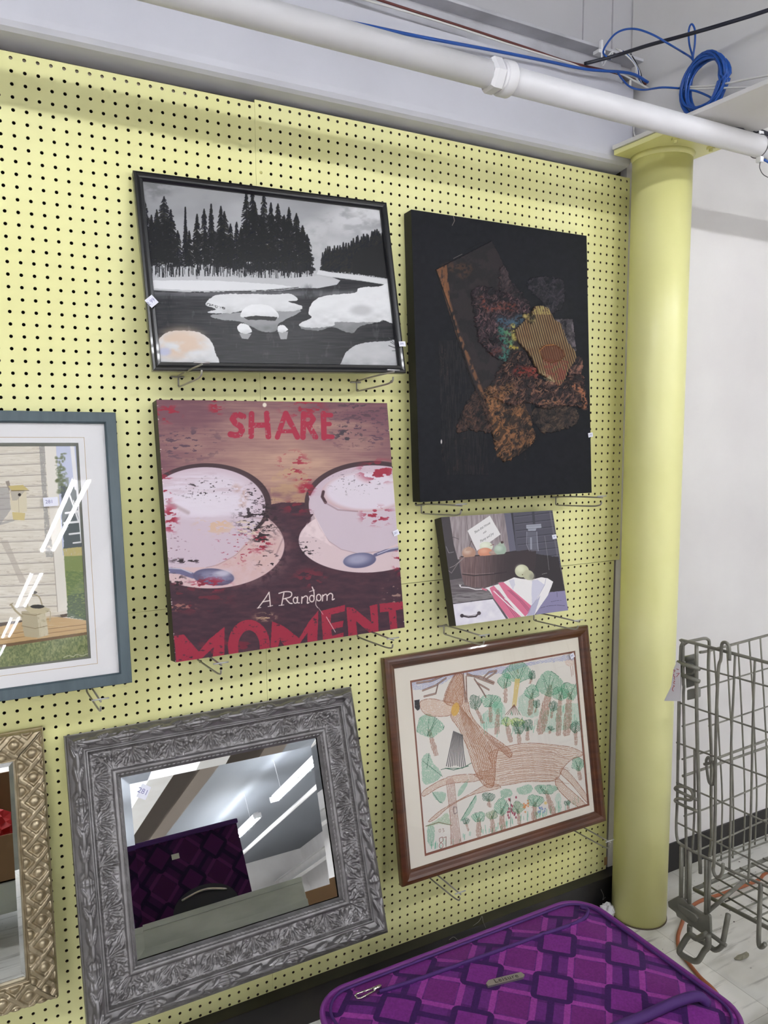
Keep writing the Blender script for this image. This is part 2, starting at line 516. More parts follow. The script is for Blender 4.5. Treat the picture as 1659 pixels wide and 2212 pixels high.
# brown underside beam and pale pipe run seen in the mirror
M_BROWN = mat('brown_beam', rgb(118, 106, 96), 0.7)
bm = bmesh.new(); box(bm, 1.92, 2.15, -18, -4.6, .33 + FZ, .36 + FZ); box(bm, 2.03, 2.04, -18, -4.6, .36 + FZ, CEIL)
struct('trim_7', bm, M_BROWN)
bm = bmesh.new(); tube(bm, [(4.30, -18, .33 + FZ), (4.30, -4, .33 + FZ)], .035, 12); struct('trim_8', bm, M_CROSS)

# =================================================================== PEGBOARDS
M_PEG = mat('yellow_pegboard_paint', rgb(233, 231, 170), 0.5, noise=(1.7, rgb(226, 222, 152), .35, .75))
M_HARD = mat('raw_hardboard', rgb(84, 64, 42), .9)
M_PLUG = mat('paint_plug', rgb(196, 190, 120), 0.6)
def pegboard(label, X0, X1, Z0, Z1, cols, rows_, ox, oz, filled=()):
    """sheet with real drilled holes on a one inch grid; ox/oz = first hole position"""
    th = .0042; S = 16; rh = .0036; hp = IN / 2
    ang = np.arange(S) * 2 * math.pi / S
    ca, sa = np.cos(ang), np.sin(ang); k = 1 / np.maximum(abs(ca), abs(sa))
    V = []; F = []; base = 0
    xs_ = [ox + i * IN for i in range(cols)]; zs_ = [oz - j * IN for j in range(rows_)]
    plugs = []
    for j, zc in enumerate(zs_):
        for i, xc in enumerate(xs_):
            r_ = rh
            sq = np.stack([xc + ca * k * hp, np.zeros(S), zc + sa * k * hp], 1)
            if i == 0: sq[:, 0] = np.where(ca * k < -.99, X0, sq[:, 0])
            if i == cols - 1: sq[:, 0] = np.where(ca * k > .99, X1, sq[:, 0])
            if j == 0: sq[:, 2] = np.where(sa * k > .99, Z1, sq[:, 2])
            if j == rows_ - 1: sq[:, 2] = np.where(sa * k < -.99, Z0, sq[:, 2])
            h1 = np.stack([xc + ca * r_, np.zeros(S), zc + sa * r_], 1); h2 = h1.copy(); h2[:, 1] = th
            V += [sq, h1, h2]
            q = np.arange(S); n = (q + 1) % S
            F.append(np.stack([base + q, base + n, base + S + n, base + S + q], 1)[:, ::1])
            F.append(np.stack([base + S + q, base + S + n, base + 2 * S + n, base + 2 * S + q], 1))
            base += 3 * S
            if (i, j) in filled: plugs.append((xc, zc))
    V = np.concatenate(V); F = np.concatenate(F)
    # rim and back
    e = np.array([[X0, 0, Z0], [X1, 0, Z0], [X1, 0, Z1], [X0, 0, Z1], [X0, th, Z0], [X1, th, Z0], [X1, th, Z1], [X0, th, Z1]])
    V = np.concatenate([V, e]); b = base
    F = np.concatenate([F, [[b, b + 4, b + 5, b + 1], [b + 1, b + 5, b + 6, b + 2], [b + 2, b + 6, b + 7, b + 3], [b + 3, b + 7, b + 4, b]]])
    V[:, 2] += FZ
    o = np_mesh('pegboard', V, F, M_PEG)
    o.data.materials.append(M_HARD); mi = np.zeros(len(F), np.int32); mi[:cols * rows_ * 2 * S].reshape(-1, 2, S)[:, 1] = 1
    o.data.polygons.foreach_set('material_index', mi)
    tag(o, label, 'pegboard', 'yellow pegboard sheets on the wall')
    for (xc, zc) in plugs:
        bm = bmesh.new()
        v = [bm.verts.new((xc + .0036 * math.cos(a), .0005, zc + FZ + .0036 * math.sin(a))) for a in ang]
        w = [bm.verts.new((xc + .0012 * math.cos(a), -.0006, zc + FZ + .0012 * math.sin(a))) for a in ang]
        for q in range(S): bm.faces.new((v[q], v[(q + 1) % S], w[(q + 1) % S], w[q]))
        bm.faces.new(w); bmesh.ops.recalc_face_normals(bm, faces=bm.faces)
        pn = obj('painted_nail', bm, M_PLUG, o)
    return o
SEAM_Z = -1.1845
pegboard('upper left yellow pegboard sheet behind the green-grey framed print', .0125 - 26.5 * IN - .2, .0125, SEAM_Z + .003, .0045,
         34, 47, -.005 * IN - 33 * IN, -.282 * IN, filled=((30, 12),))
pegboard('upper right yellow pegboard sheet behind the black-framed river photograph', .0131, 1.2325, SEAM_Z, .0115,
         48, 47, IN, 0, filled=((0, 2), (0, 6), (46, 15), (46, 27), (46, 46), (2, 10)))
pegboard('lower left yellow pegboard sheet behind the silver ornate mirror', .0125 - 26.5 * IN - .2, .0265 - .011, -2.262, SEAM_Z + .0022,
         34, 43, -33.10 * IN + .002, -46.98 * IN, filled=((26, 1),))
pegboard('lower right yellow pegboard sheet behind the crayon deer drawing', .0162, 1.2085, -2.266, SEAM_Z - .0016,
         47, 43, .935 * IN, -46.941 * IN, filled=((0, 6), (45, 1), (44, 39)))
# furring strips behind the sheets
M_FUR = mat('furring_wood', rgb(190, 180, 160), .8)
bm = bmesh.new(); box(bm, RX0, -.13, .006, .029, -.012 + FZ, .003 + FZ); f = obj('furring_strip', bm, M_FUR)
tag(f, 'pale wooden strip behind the top left row of pegboard holes', 'wood strip')
M_STUD = mat('grey_stud_paint', rgb(132, 124, 122), .7)
bm = bmesh.new(); box(bm, 1.214, 1.262, .006, .029, .1, SEAM_Z + FZ + .1); f = obj('wall_stud', bm, M_STUD)
tag(f, 'narrow grey upright strip beside the yellow column', 'wood strip')

# =================================================================== COLUMN
M_COL = mat('yellow_column_paint', rgb(233, 230, 165), 0.33, noise=(2.5, rgb(222, 219, 142), .4, .8), bump=(12, .12))
M_RUST = mat('grimy_base', rgb(92, 80, 62), .8)
cx, cy, cr_ = 1.237, -.122, .0858
col = thing('support_column', 'round yellow painted steel column at the end of the pegboard', 'column', (0, 0, 0))
bm = bmesh.new(); lathe(bm, (cx, cy), [(cr_, .004), (cr_, .6), (cr_, 1.2), (cr_, 1.8), (cr_, .042 + FZ)], 64)
post = obj('post', bm, M_COL, col, True)
for p in post.data.polygons:
    if len(p.vertices) > 4: p.use_smooth = False
bm = bmesh.new(); lathe(bm, (cx, cy), [(cr_ + .002, 0), (cr_ + .0015, .004)], 64); obj('base_ring', bm, M_RUST, col)
bm = bmesh.new(); lathe(bm, (cx, cy), [(cr_ + .0003, .026 + FZ), (cr_ + .002, .033 + FZ), (cr_ + .006, .040 + FZ)], 48); obj('weld', bm, M_COL, col, True)
bm = bmesh.new(); box(bm, 1.100, 1.338, -.292, -.062, .040 + FZ, .0545 + FZ, .002); obj('cap_plate', bm, M_COL, col)
for bx_, by_ in ((1.150, -.245), (1.295, -.245), (1.312, -.10)):
    bm = bmesh.new(); lathe(bm, (bx_, by_), [(.011, .034 + FZ), (.012, .040 + FZ)], 6); lathe(bm, (bx_, by_), [(.005, .026 + FZ), (.006, .034 + FZ)], 12)
    obj('bolt', bm, M_COL, col)

# =================================================================== PIPE, CABLES
M_PVC = mat('white_pipe_paint', rgb(226, 225, 230), .35, noise=(4, rgb(214, 213, 216), .45, .8))
PY = -.35
a_, b_ = at_y(1000, 142, PY), at_y(1600, 309, PY); c_ = at_y(600, 37, PY)
pz = .5 * (a_[2] + b_[2])
pipe = thing('ceiling_pipe', 'long white painted pipe running below the beam above the pegboard', 'pipe', (0, 0, 0))
xc1 = at_y(1070, 160, PY)[0]
bm = bmesh.new(); tube(bm, [(-3.5, PY, pz), (xc1, PY, pz)], .0290, 32); tube(bm, [(xc1, PY, pz), (4.5, PY, pz)], .0290, 32)
obj('pipe', bm, M_PVC, pipe, True)
bm = bmesh.new()
tube(bm, [(xc1 - .024, PY, pz), (xc1 - .016, PY, pz), (xc1 + .004, PY, pz), (xc1 + .008, PY, pz)], [.033, .038, .038, .034], 6)
tube(bm, [(xc1 + .008, PY, pz), (xc1 + .014, PY, pz)], .034, 32)
obj('coupling_nut', bm, M_PVC, pipe)
bm = bmesh.new(); tube(bm, [(xc1 + .014, PY, pz), (xc1 + .016, PY, pz), (xc1 + .038, PY, pz), (xc1 + .044, PY, pz)], [.035, .038, .038, .032], 32)
obj('coupling_sleeve', bm, M_PVC, pipe, True)
xs_ = at_y(1638, 305, PY)[0]
M_TIE = mat('white_plastic', rgb(235, 235, 238), .4)
M_DARKW = mat('dark_wire', rgb(70, 68, 72), .4)
tie = thing('pipe_clip', 'thin wire tie with white plastic clip around the pipe at its right end', 'cable tie', (0, 0, 0))
bm = bmesh.new(); tube(bm, [(xs_ + .002, PY + .031 * math.cos(t), pz + .031 * math.sin(t)) for t in np.linspace(0, 2 * math.pi, 28)[:-1]], .0011, 6, closed=True)
obj('wire_loop', bm, M_DARKW, tie, True)
bm = bmesh.new(); box(bm, xs_ - .003, xs_ + .012, PY - .012, PY + .004, pz - .045, pz - .029, .003); obj('clip', bm, M_TIE, tie)
bm = bmesh.new(); box(bm, xs_ - .006, xs_ + .016, PY - .006, PY + .012, pz + .031, pz + .042, .003)
box(bm, xs_ + .002, xs_ + .014, PY - .010, PY + .004, pz + .020, pz + .033, .003); obj('clip', bm, M_TIE, tie)
bm = bmesh.new(); tube(bm, [(xs_ + .001, PY - .008, pz - .045), (xs_ - .002, PY - .01, pz - .062), (xs_ + .012, PY - .012, pz - .078), (xs_ + .05, PY - .012, pz - .085)], .0012, 6, smooth=6)
obj('wire_tail', bm, M_DARKW, tie, True)

M_BLUE = mat('blue_cable_jacket', rgb(30, 78, 158), .35)
M_RED = mat('dark_red_cable_jacket', rgb(96, 46, 44), .5)
M_WHITEC = mat('white_cable_jacket', rgb(214, 212, 210), .45)
M_BLK = mat('black_cable_jacket', rgb(32, 34, 48), .4)
def Pz(px, py, Y): return at_y(px, py, Y)
def cable(name, pts, r, m_, label, cat='cable', seg=8):
    bm = bmesh.new(); tube(bm, pts, r, seg, smooth=6); o = obj(name, bm, m_, None, True)
    return tag(o, label, cat)
YC = -.07
cable('blue_cable', [(-3.4, -.16, .16 + FZ), (-1.0, -.14, .17 + FZ), Pz(560, 18, -.10), Pz(745, 46, -.09), Pz(900, 78, YC), Pz(1060, 108, YC), Pz(1180, 132, YC), Pz(1270, 150, -.08), Pz(1360, 158, -.09), Pz(1400, 178, -.10)],
      .0042, M_BLUE, 'blue cable bundle running along the beam above the white pipe')
cable('red_cable', [(-3.4, -.052, .31 + FZ), (-.3, -.052, .30 + FZ), Pz(820, 0, -.052), Pz(1000, 58, -.052), Pz(1140, 104, -.056), Pz(1225, 133, -.062), Pz(1330, 158, -.07), Pz(1408, 186, -.07)],
      .0032, M_RED, 'dark red cable under the dark channel above the pegboard')
cable('white_cable', [(-3.4, -.050, .272 + FZ), (-.3, -.050, .272 + FZ), Pz(880, 26, -.052), Pz(1100, 96, -.055), Pz(1230, 136, -.064), Pz(1262, 148, -.075), Pz(1330, 156, -.08), Pz(1372, 175, -.085), Pz(1402, 192, -.085)],
      .0026, M_WHITEC, 'thin white cable beside the dark red one along the channel')
cable('black_cable', [Pz(1262, 138, -.075), Pz(1330, 120, -.13), Pz(1400, 98, -.22), Pz(1480, 76, -.32), Pz(1560, 53, -.42), Pz(1659, 22, -.52), Pz(1800, -30, -.66)],
      .0052, M_BLK, 'thick dark cable slanting up to the right across the ceiling corner')
# blue loop from the tie point up and over to the coil
KX = 1.155
def kp(px, py, y=None): return at_x(px, py, KX) if y is None else Pz(px, py, y)
cable('blue_loop_cable', [kp(1318, 128, -.11), kp(1303, 112, -.12), kp(1322, 80, -.15), kp(1345, 65, -.18), kp(1375, 63, -.21), kp(1410, 75, -.25), kp(1445, 95, -.28), kp(1475, 113), kp(1492, 124), kp(1500, 135)],
      .0027, M_BLUE, 'single blue cable arching from the channel end to the coil')
cable('blue_tail_cable', [kp(1335, 158, -.10), kp(1345, 172, -.12), kp(1362, 188, -.15), kp(1390, 194, -.18), kp(1430, 189, -.25), kp(1470, 191)],
      .0027, M_BLUE, 'single blue cable drooping below the channel end to the coil')
coil = thing('cable_coil', 'hanging coil of blue network cable beside the column top', 'cable coil', (0, 0, 0))
bm = bmesh.new(); rr = random.Random(5)
c0 = kp(1521, 182)
right = np.array([0, -1.0, 0])
pts = []
turns = 16
for t in range(turns * 28):
    a = 2 * math.pi * t / 28; k = t // 28
    ex = .062 + .011 * math.sin(k * 1.7 + .6) ; ez = .068 + .009 * math.cos(k * 2.3)
    sh = .004 * math.sin(k * 2.1)
    dy = .010 * math.sin(k * 1.3 + a)
    p = c0 + right * (ex * math.cos(a) + sh) + np.array([dy, 0, ez * math.sin(a) + .003 * math.sin(k)])
    pts.append(p)
tube(bm, pts, .0032, 8); obj('coil', bm, M_BLUE, coil, True)
bm = bmesh.new(); tube(bm, [kp(1497, 124), kp(1489, 95), kp(1488, 65), kp(1494, 52), kp(1501, 65), kp(1501, 95), kp(1497, 124), kp(1499, 140)], .0026, 8, smooth=5)
obj('hanging_loop', bm, M_BLUE, coil, True)
bm = bmesh.new(); tube(bm, [kp(1471, 191), kp(1500, 196), kp(1522, 204), kp(1537, 213), kp(1536, 225)], .0028, 8, smooth=5); obj('loose_end', bm, M_BLUE, coil, True)
cable('white_tie_wire', [kp(1473, 188), kp(1520, 186), kp(1570, 180), kp(1620, 170), kp(1700, 156)], .0028, M_WHITEC, 'upper of two white cables crossing the blue coil')
cable('white_tie_wire', [kp(1473, 193), kp(1540, 191), kp(1600, 189), kp(1659, 189), kp(1740, 188)], .0026, M_WHITEC, 'lower of two white cables crossing the blue coil')
# bridle ring with white hanger at the channel end
hook = thing('cable_hanger', 'white beam clamp and ring holding the cables at the channel end', 'cable hanger', (0, 0, 0))
p0 = Pz(1296, 112, -.066)
bm = bmesh.new(); box(bm, p0[0] - .012, p0[0] + .014, -.074, -.05, p0[2] - .006, p0[2] + .004, .002); box(bm, p0[0] - .003, p0[0] + .004, -.074, -.064, p0[2], p0[2] + .03, .001)
obj('clamp', bm, M_TIE, hook)
bm = bmesh.new(); tube(bm, [p0 + np.array([0, -.006, -.004]), p0 + np.array([-.001, -.010, -.028]), p0 + np.array([0, -.014, -.042]), p0 + np.array([.004, -.03, -.022]), p0 + np.array([.010, -.04, -.014]), p0 + np.array([.015, -.03, -.028])], .0022, 8, smooth=6)
obj('ring', bm, M_TIE, hook, True)
# jumble of grey cable ends in the open end of the channel
for k in range(5):
    q = [Pz(1330 + 8 * k, 104 + 3 * k, -.05), Pz(1352 + 5 * k, 120 + 3 * k, -.07), Pz(1372 + 3 * k, 142 + 4 * k, -.08), Pz(1374 + 4 * k, 170 + 3 * k, -.085), Pz(1398 + 2 * k, 190 + k, -.08)]
    cable('loose_wire', q, .0017, [M_WHITEC, M_TIE, M_BLUE, M_WHITEC, M_BLK][k], ['leftmost pale wire end in the jumble at the channel end', 'second pale wire end in the jumble at the channel end', 'thin blue wire end in the jumble at the channel end', 'inner pale wire end in the jumble at the channel end', 'thin black wire end in the jumble at the channel end'][k], 'wire')
cable('white_drop_cable', [Pz(1370, 262, -.05), Pz(1369, 285, -.052), Pz(1374, 305, -.054), Pz(1375, 332, -.054)], .0022, M_WHITEC, 'short white cable hanging behind the column plate, left of the corner')
# black fibre bundle on top of the pipe at the far right
bm = bmesh.new()
for k in range(9):
    a = at_y(1585, 278, PY); x0 = a[0]
    tube(bm, [(x0 - .02, PY + .01 + .002 * k, pz + .031), (x0 + .03, PY + .012 * math.sin(k) * .5, pz + .034 + .0015 * k), (x0 + .08, PY + .005 * math.cos(k), pz + .037 + .002 * (k % 4)), (x0 + .3, PY + .002 * k, pz + .034)], .003, 6, smooth=5)
tag(obj('black_cable_bundle', bm, M_BLK, None, True), 'black cable bundle lying on the pipe at its right end', 'cable')
cable('blue_end_cable', [(xs_ + .012, PY - .012, pz - .038), (xs_ + .05, PY - .016, pz - .046), (xs_ + .2, PY - .02, pz - .058)], .0036, M_BLUE, 'short blue cable leaving the clip under the pipe end')

# =================================================================== LIGHTS
M_TUBE = mat('fluorescent_tube', (1, 1, 1, 1), .4, emit=((0.965, 0.98, 1.0, 1), TUBE_STRENGTH))
M_TUBE_DIM = mat('dimmed_fluorescent_tube', (1, 1, 1, 1), .4, emit=((0.965, 0.98, 1.0, 1), TUBE_STRENGTH * .5))  # emission turned down for the wall pair, to weaken the shadows it casts
M_FIX = mat('fixture_enamel', rgb(230, 230, 232), .4)
def fixture(x, y0, y1, label, tm=None):
    t = thing('fluorescent_fixture', label, 'ceiling light', (x, (y0 + y1) / 2, LAMP_Z), 'twin tube fixtures hung from the ceiling')
    L_ = (y1 - y0) / 2
    bm = bmesh.new(); box(bm, -.032, .032, -L_, L_, .022, .080, .004); obj('housing', bm, M_FIX, t)
    for s_ in (-1, 1):
        bm = bmesh.new(); tube(bm, [(s_ * .052, -L_ + .02, 0), (s_ * .052, L_ - .02, 0)], .015, 10); obj('tube', bm, tm or M_TUBE, t, True)
        bm = bmesh.new(); box(bm, -.07, .07, s_ * L_ - .008, s_ * L_ + .008, -.02, .06, .003); obj('socket', bm, M_FIX, t)
        bm = bmesh.new(); tube(bm, [(0, s_ * L_ * .7, .080), (0, s_ * L_ * .7, CEIL - LAMP_Z - (.12 if abs(y0 + y1 + 4.3) < .01 else 0))], .003, 6); obj('chain', bm, M_FIX, t)
    return t
def cross_fixture(x, y, label):
    t = fixture(x, y - 1.22, y + 1.22, label, M_TUBE_DIM); t['group'] = 'twin tube fixtures along the pegboard wall'; t.location.z += .12; t.rotation_euler.z = math.pi / 2; return t
cross_fixture(-1.75, -2.15, 'twin tube ceiling light parallel to the pegboard, left of the pair')
cross_fixture(1.55, -2.15, 'twin tube ceiling light parallel to the pegboard, right of the pair')
for i, x in enumerate(LAMP_ROWS):
    for j, (y0, y1) in enumerate(LAMP_Y):
        fixture(x, y0, y1, 'twin tube ceiling light, ' + ['left', 'middle', 'right'][i] + ' row, ' + ['nearest the pegboard wall', 'second out from the pegboard wall', 'third out from the pegboard wall', 'fourth out from the pegboard wall', 'farthest from the pegboard wall'][j])

# =================================================================== HOOKS
M_WIRE = mat('zinc_wire', rgb(168, 164, 156), .32, metal=.5)
M_TIP = mat('bright_zinc', rgb(205, 205, 208), .3, metal=.7)
def scan_hook(x, z, label, L=.20, rise=.014):
    t = thing('display_hook', label, 'hook', (x, 0, z + FZ), 'wire scan hooks in the pegboard')
    r = .0021
    bm = bmesh.new()      # cross piece with two ends bent into the holes, and the drop wire
    tube(bm, [(-IN / 2, .016, .004), (-IN / 2, .004, .001), (-IN / 2, -.004, 0), (0, -.006, 0), (IN / 2, -.004, 0), (IN / 2, .004, .001), (IN / 2, .016, .004)], r, 8, smooth=4)
    tube(bm, [(0, -.008, .003), (0, -.008, -.021)], r, 8)
    obj('back_wire', bm, M_WIRE, t, True)
    bm = bmesh.new()
    tube(bm, [(0, -.008, -.020), (0, -.014, -.0225), (0, -.05, -.021), (0, -.8 * L, -.014), (0, -L + .012, -.010), (0, -L + .003, -.006), (0, -L, .002)], r, 8, smooth=4)
    obj('lower_prong', bm, M_WIRE, t, True)
    bm = bmesh.new()
    tube(bm, [(0, -.008, .002), (0, -.02, .003), (0, -L * .5, .002 + rise * .5), (0, -L - .004, rise)], r, 8, smooth=4)
    obj('upper_prong', bm, M_WIRE, t, True)
    bm = bmesh.new(); tube(bm, [(-.017, -L - .001, rise + .004), (.017, -L - .001, rise + .004)], .0016, 8); obj('label_bar', bm, M_TIP, t, True)
    return t
for (x, z, l) in ((-.188, -.640, 'wire hook under the left end of the black-framed river photograph'),
                  (.273, -.640, 'wire hook under the right end of the black-framed river photograph'),
                  (.470, -.969, 'wire hook under the left corner of the black textured canvas'),
                  (.951, -.969, 'wire hook under the right corner of the black textured canvas'),
                  (-.163, -1.288, 'wire hook under the left of the red coffee cup canvas'),
                  (.270, -1.290, 'wire hook under the right of the red coffee cup canvas'),
                  (.546, -1.318, 'wire hook under the left corner of the small pear canvas'),
                  (.873, -1.318, 'wire hook under the right corner of the small pear canvas'),
                  (.475, -2.012, 'wire hook under the left of the crayon deer drawing'),
                  (1.018, -2.012, 'wire hook under the right of the crayon deer drawing, nearest the column'),
                  (-.416, -1.326, 'wire hook under the green-grey frame, above the silver mirror')):
    scan_hook(x, z, l)

# =================================================================== 1. RIVER PHOTOGRAPH
Mf = pose(-.266, -.634, -.100, D(10.5), D(-.4), D(1.4)); W, H = .634, .445
M_BFR = mat('black_frame', rgb(20, 20, 24), .28, coat=.3)
r1 = thing('framed_photograph', 'black-framed black and white photograph of a snowy river and pines', 'picture', M=Mf)
bm = bmesh.new(); frame_ring(bm, W, H, [(.001, .019), (.0, .003), (.0015, .0005), (.006, -.001), (.010, .002), (.013, .003), (.018, .001), (.020, .004), (.020, .009), (.022, .019)])
obj('frame', bm, M_BFR, r1)
s = 2.633
a = Art(Mf, .018, .018, W - .036, H - .036, 720, 495, y=.0085, off=(270, 340), sc=s, base=(150, 150, 154))
A, B_ = a.A, a.B
hor = 690
sky = 128 + 34 * fbm(A / 260, B_ / 130, 1, 4) + 30 * (B_ - 150) / 500
a.c[:] = np.stack([sky, sky, sky + 4], -1) / 255
for (cx_, cy_, rx, ry, v) in ((1330, 350, 190, 90, 205), (1400, 310, 120, 50, 212), (1080, 420, 90, 60, 190), (180, 180, 90, 60, 112), (1150, 520, 140, 60, 188), (500, 210, 220, 50, 150)):
    a.ell(cx_, cy_, rx, ry, (v, v, v + 3), alpha=.8, edge=.55, tex=(60, 35, .25, .6), seed=int(cx_))
# far ridge and snow bank
a.poly([(100, 640), (600, 610), (1080, 590), (1110, 560), (1510, 640), (1520, 760), (100, 780)], (178, 178, 182), wob=6)
rt = random.Random(3)
def pine(x, top, bot, w, c=30):
    w = w * 1.15; n = int((bot - top) / 5.5)
    a.line([(x, top), (x + rt.uniform(-2, 2), bot + 25)], 3.2, (c, c, c + 2))
    for i in range(n):
        f = (i + .6) / n; y = top + (bot - top) * f
        hw = w * (f ** .62) * rt.uniform(.45, 1.12)
        for sg in (-1, 1):
            if rt.random() < .92:
                a.line([(x, y - 4), (x + sg * hw * .6, y + 2), (x + sg * hw, y + rt.uniform(4, 12))], rt.uniform(4.5, 8.5), (c + rt.uniform(-8, 10),) * 2 + (c + 4,), soft=2.2, alpha=.9)
trees = [(110, 250, 600, 50), (150, 330, 600, 40), (222, 225, 600, 62), (260, 300, 610, 48), (180, 300, 610, 40), (300, 420, 620, 34), (345, 380, 620, 26), (343, 285, 560, 9), (365, 420, 630, 26), (410, 325, 620, 30), (450, 295, 610, 34),
         (490, 268, 600, 26), (545, 280, 610, 34), (565, 310, 630, 52), (600, 380, 640, 34), (635, 370, 620, 24), (660, 400, 640, 30), (690, 190, 600, 40), (725, 185, 600, 42), (740, 260, 640, 48), (790, 200, 600, 40), (775, 330, 650, 40),
         (830, 260, 640, 34), (870, 265, 640, 44), (905, 330, 650, 36), (932, 285, 640, 42), (975, 320, 650, 46), (1010, 390, 650, 46), (1035, 440, 650, 40)]
for x, t, b, w in trees: pine(x, t, b - 10, w)
for (p_, sd_) in (([(100, 330), (170, 380), (220, 320), (290, 430), (320, 620), (100, 620)], 3), ([(330, 500), (420, 440), (520, 420), (620, 470), (640, 640), (340, 600)], 5), ([(640, 470), (700, 300), (790, 340), (880, 330), (990, 400), (1060, 500), (1070, 650), (650, 650)], 7)):
    a.poly(p_, (32, 32, 34), alpha=.93, wob=50, tex=(14, 20, .34, .46), seed=sd_)
for k in range(210):
    x = rt.uniform(110, 1070); y = rt.uniform(585, 640)
    a.line([(x, y), (x + rt.uniform(-4, 4), y + rt.uniform(35, 70))], rt.uniform(2, 6.5), (36, 36, 40))
for k in range(40):
    x = 1125 + k * 9.6 + rt.uniform(-3, 3); top = np.interp(x, [1120, 1160, 1240, 1290, 1340, 1420, 1500], [540, 520, 500, 480, 450, 430, 410]) + rt.uniform(-15, 22)
    pine(x, top, 640 + (x - 1120) * .05, np.interp(x, [1120, 1500], [11, 26]), 34)
a.poly([(1290, 560), (1350, 520), (1480, 490), (1500, 690), (1300, 660)], (34, 34, 36), wob=14)
# snow banks
a.poly([(100, 688), (400, 676), (700, 682), (900, 690), (1100, 672), (1215, 700), (1205, 722), (1100, 742), (960, 742), (880, 752), (700, 760), (400, 764), (100, 748)], (186, 186, 190), wob=5, tex=(90, 16, .0, .35))
a.poly([(100, 700), (500, 700), (860, 722), (950, 736), (800, 752), (400, 757), (100, 742)], (214, 214, 217), wob=6)
a.poly([(1100, 640), (1180, 655), (1350, 672), (1515, 700), (1515, 730), (1350, 700), (1150, 675), (1090, 665)], (205, 205, 208), wob=5)
# water
wat = [(100, 752), (400, 768), (700, 764), (900, 756), (990, 744), (1100, 744), (1205, 724), (1225, 700), (1180, 682), (1350, 704), (1520, 730), (1580, 1200), (150, 1200)]
sl, m_ = a.poly(wat, (44, 44, 48))
n = fbm(a.A[sl] / 90, a.B[sl] / 7, 4, 4); g = 24 + 40 * n + 46 * np.exp(-((a.B[sl] - 775) / 22) ** 2)
g = g - 14 * sstep(850, 1150, a.B[sl]); g = np.clip(g + 30 * sstep(.68, .8, fbm(a.A[sl] / 25, a.B[sl] / 60, 8, 3)) * .5, 25, 170)
a.put(sl, m_, np.stack([g, g, g + 4], -1) / 255)
a.line([(100, 762), (400, 766), (700, 762), (900, 750), (985, 740)], 5, (36, 36, 38), tex=(30, 8, .3, .5))
for (x, y0, y1, w) in ((1040, 760, 900, 60), (900, 950, 1080, 16), (760, 1000, 1180, 40), (600, 960, 1100, 30), (250, 800, 960, 40)):
    a.line([(x, y0), (x + 4, y1)], w, (28, 28, 32), alpha=.45, soft=w * .4, tex=(10, 30, .3, .6))
def snow(pts, c=226, sh=True, wob=7, seed=0):
    xs__ = [p[0] for p in pts]; ys__ = [p[1] for p in pts]
    sl, m_ = a.poly(rnd(pts), (c,) * 3, wob=wob, seed=seed)
    f = sstep(min(ys__) + (max(ys__) - min(ys__)) * .45, max(ys__), a.B[sl]); n = fbm(a.A[sl] / 50, a.B[sl] / 25, seed, 3)
    g = c - 40 * f * n - 12 * n
    a.put(sl, m_, np.stack([g, g, g + 3], -1) / 255)
snow([(500, 895), (560, 925), (660, 935), (780, 990), (860, 985), (880, 940), (1000, 875), (880, 870)], 150, seed=3)
snow([(462, 840), (480, 805), (540, 780), (700, 776), (860, 780), (935, 775), (980, 800), (975, 815), (930, 822), (1005, 845), (990, 868), (880, 876), (800, 850), (700, 862), (600, 886), (470, 882), (520, 862)], 218, seed=1)
a.line([(470, 835), (520, 850), (565, 858)], 14, (60, 60, 62), tex=(5, 5, .4, .6)); a.line([(935, 820), (978, 818)], 5, (50, 50, 52))
snow([(658, 905), (662, 880), (700, 845), (770, 836), (830, 848), (872, 890), (868, 912), (800, 905), (700, 912)], 230, seed=2)
a.poly([(672, 910), (740, 900), (868, 908), (855, 930), (780, 925), (700, 925)], (42, 42, 44), wob=5)
a.poly([(650, 1000), (720, 1002), (700, 1034), (665, 1030)], (150, 150, 152)); snow([(640, 965), (660, 945), (700, 955), (722, 990), (690, 1003), (650, 992)], 228)
a.poly([(872, 995), (928, 990), (920, 1034), (885, 1034)], (150, 150, 152)); snow([(868, 965), (885, 955), (912, 960), (925, 980), (895, 995), (872, 990)], 228)
snow([(1000, 965), (1100, 985), (1180, 965), (1290, 1000), (1340, 960), (1500, 920), (1530, 880), (1200, 900)], 138, seed=6)
snow([(1043, 885), (1070, 820), (1150, 785), (1310, 770), (1330, 742), (1440, 735), (1510, 730), (1535, 930), (1470, 925), (1440, 935), (1330, 938), (1200, 935), (1190, 955), (1110, 968), (1010, 965), (995, 945), (1060, 910)], 224, seed=4)
a.ell(1345, 870, 60, 30, (178, 178, 182), alpha=.8, edge=.5)
snow([(1238, 1150), (1270, 1095), (1350, 1058), (1480, 1045), (1560, 1052), (1580, 1200), (1250, 1200)], 186, seed=5)
a.line([(1500, 1070), (1540, 1085), (1560, 1120)], 4, (60, 60, 62)); a.line([(1510, 1050), (1548, 1075)], 3, (60, 60, 62)); a.line([(1520, 1100), (1560, 1100)], 3, (60, 60, 62)); a.line([(1500, 1025), (1535, 1060)], 3, (70, 70, 72))
snow([(186, 1060), (215, 1010), (260, 990), (340, 985), (420, 995), (480, 1035), (510, 1100), (515, 1200), (190, 1200)], 214, seed=7)
a.ell(320, 1060, 135, 85, (206, 176, 152), alpha=.75, edge=.5, tex=(80, 50, .2, .6)); a.ell(225, 1105, 36, 22, (170, 178, 214), alpha=.7, edge=.5)
M_PRINT = paint_mat('glossy_print', .3, spec=.2)
a.mesh('photo_print', M_PRINT, r1)
bm = bmesh.new(); box(bm, .012, W - .012, .0100, .0125, .012, H - .012); obj('backing_board', bm, mat('backing_card', rgb(110, 96, 80), .8), r1)
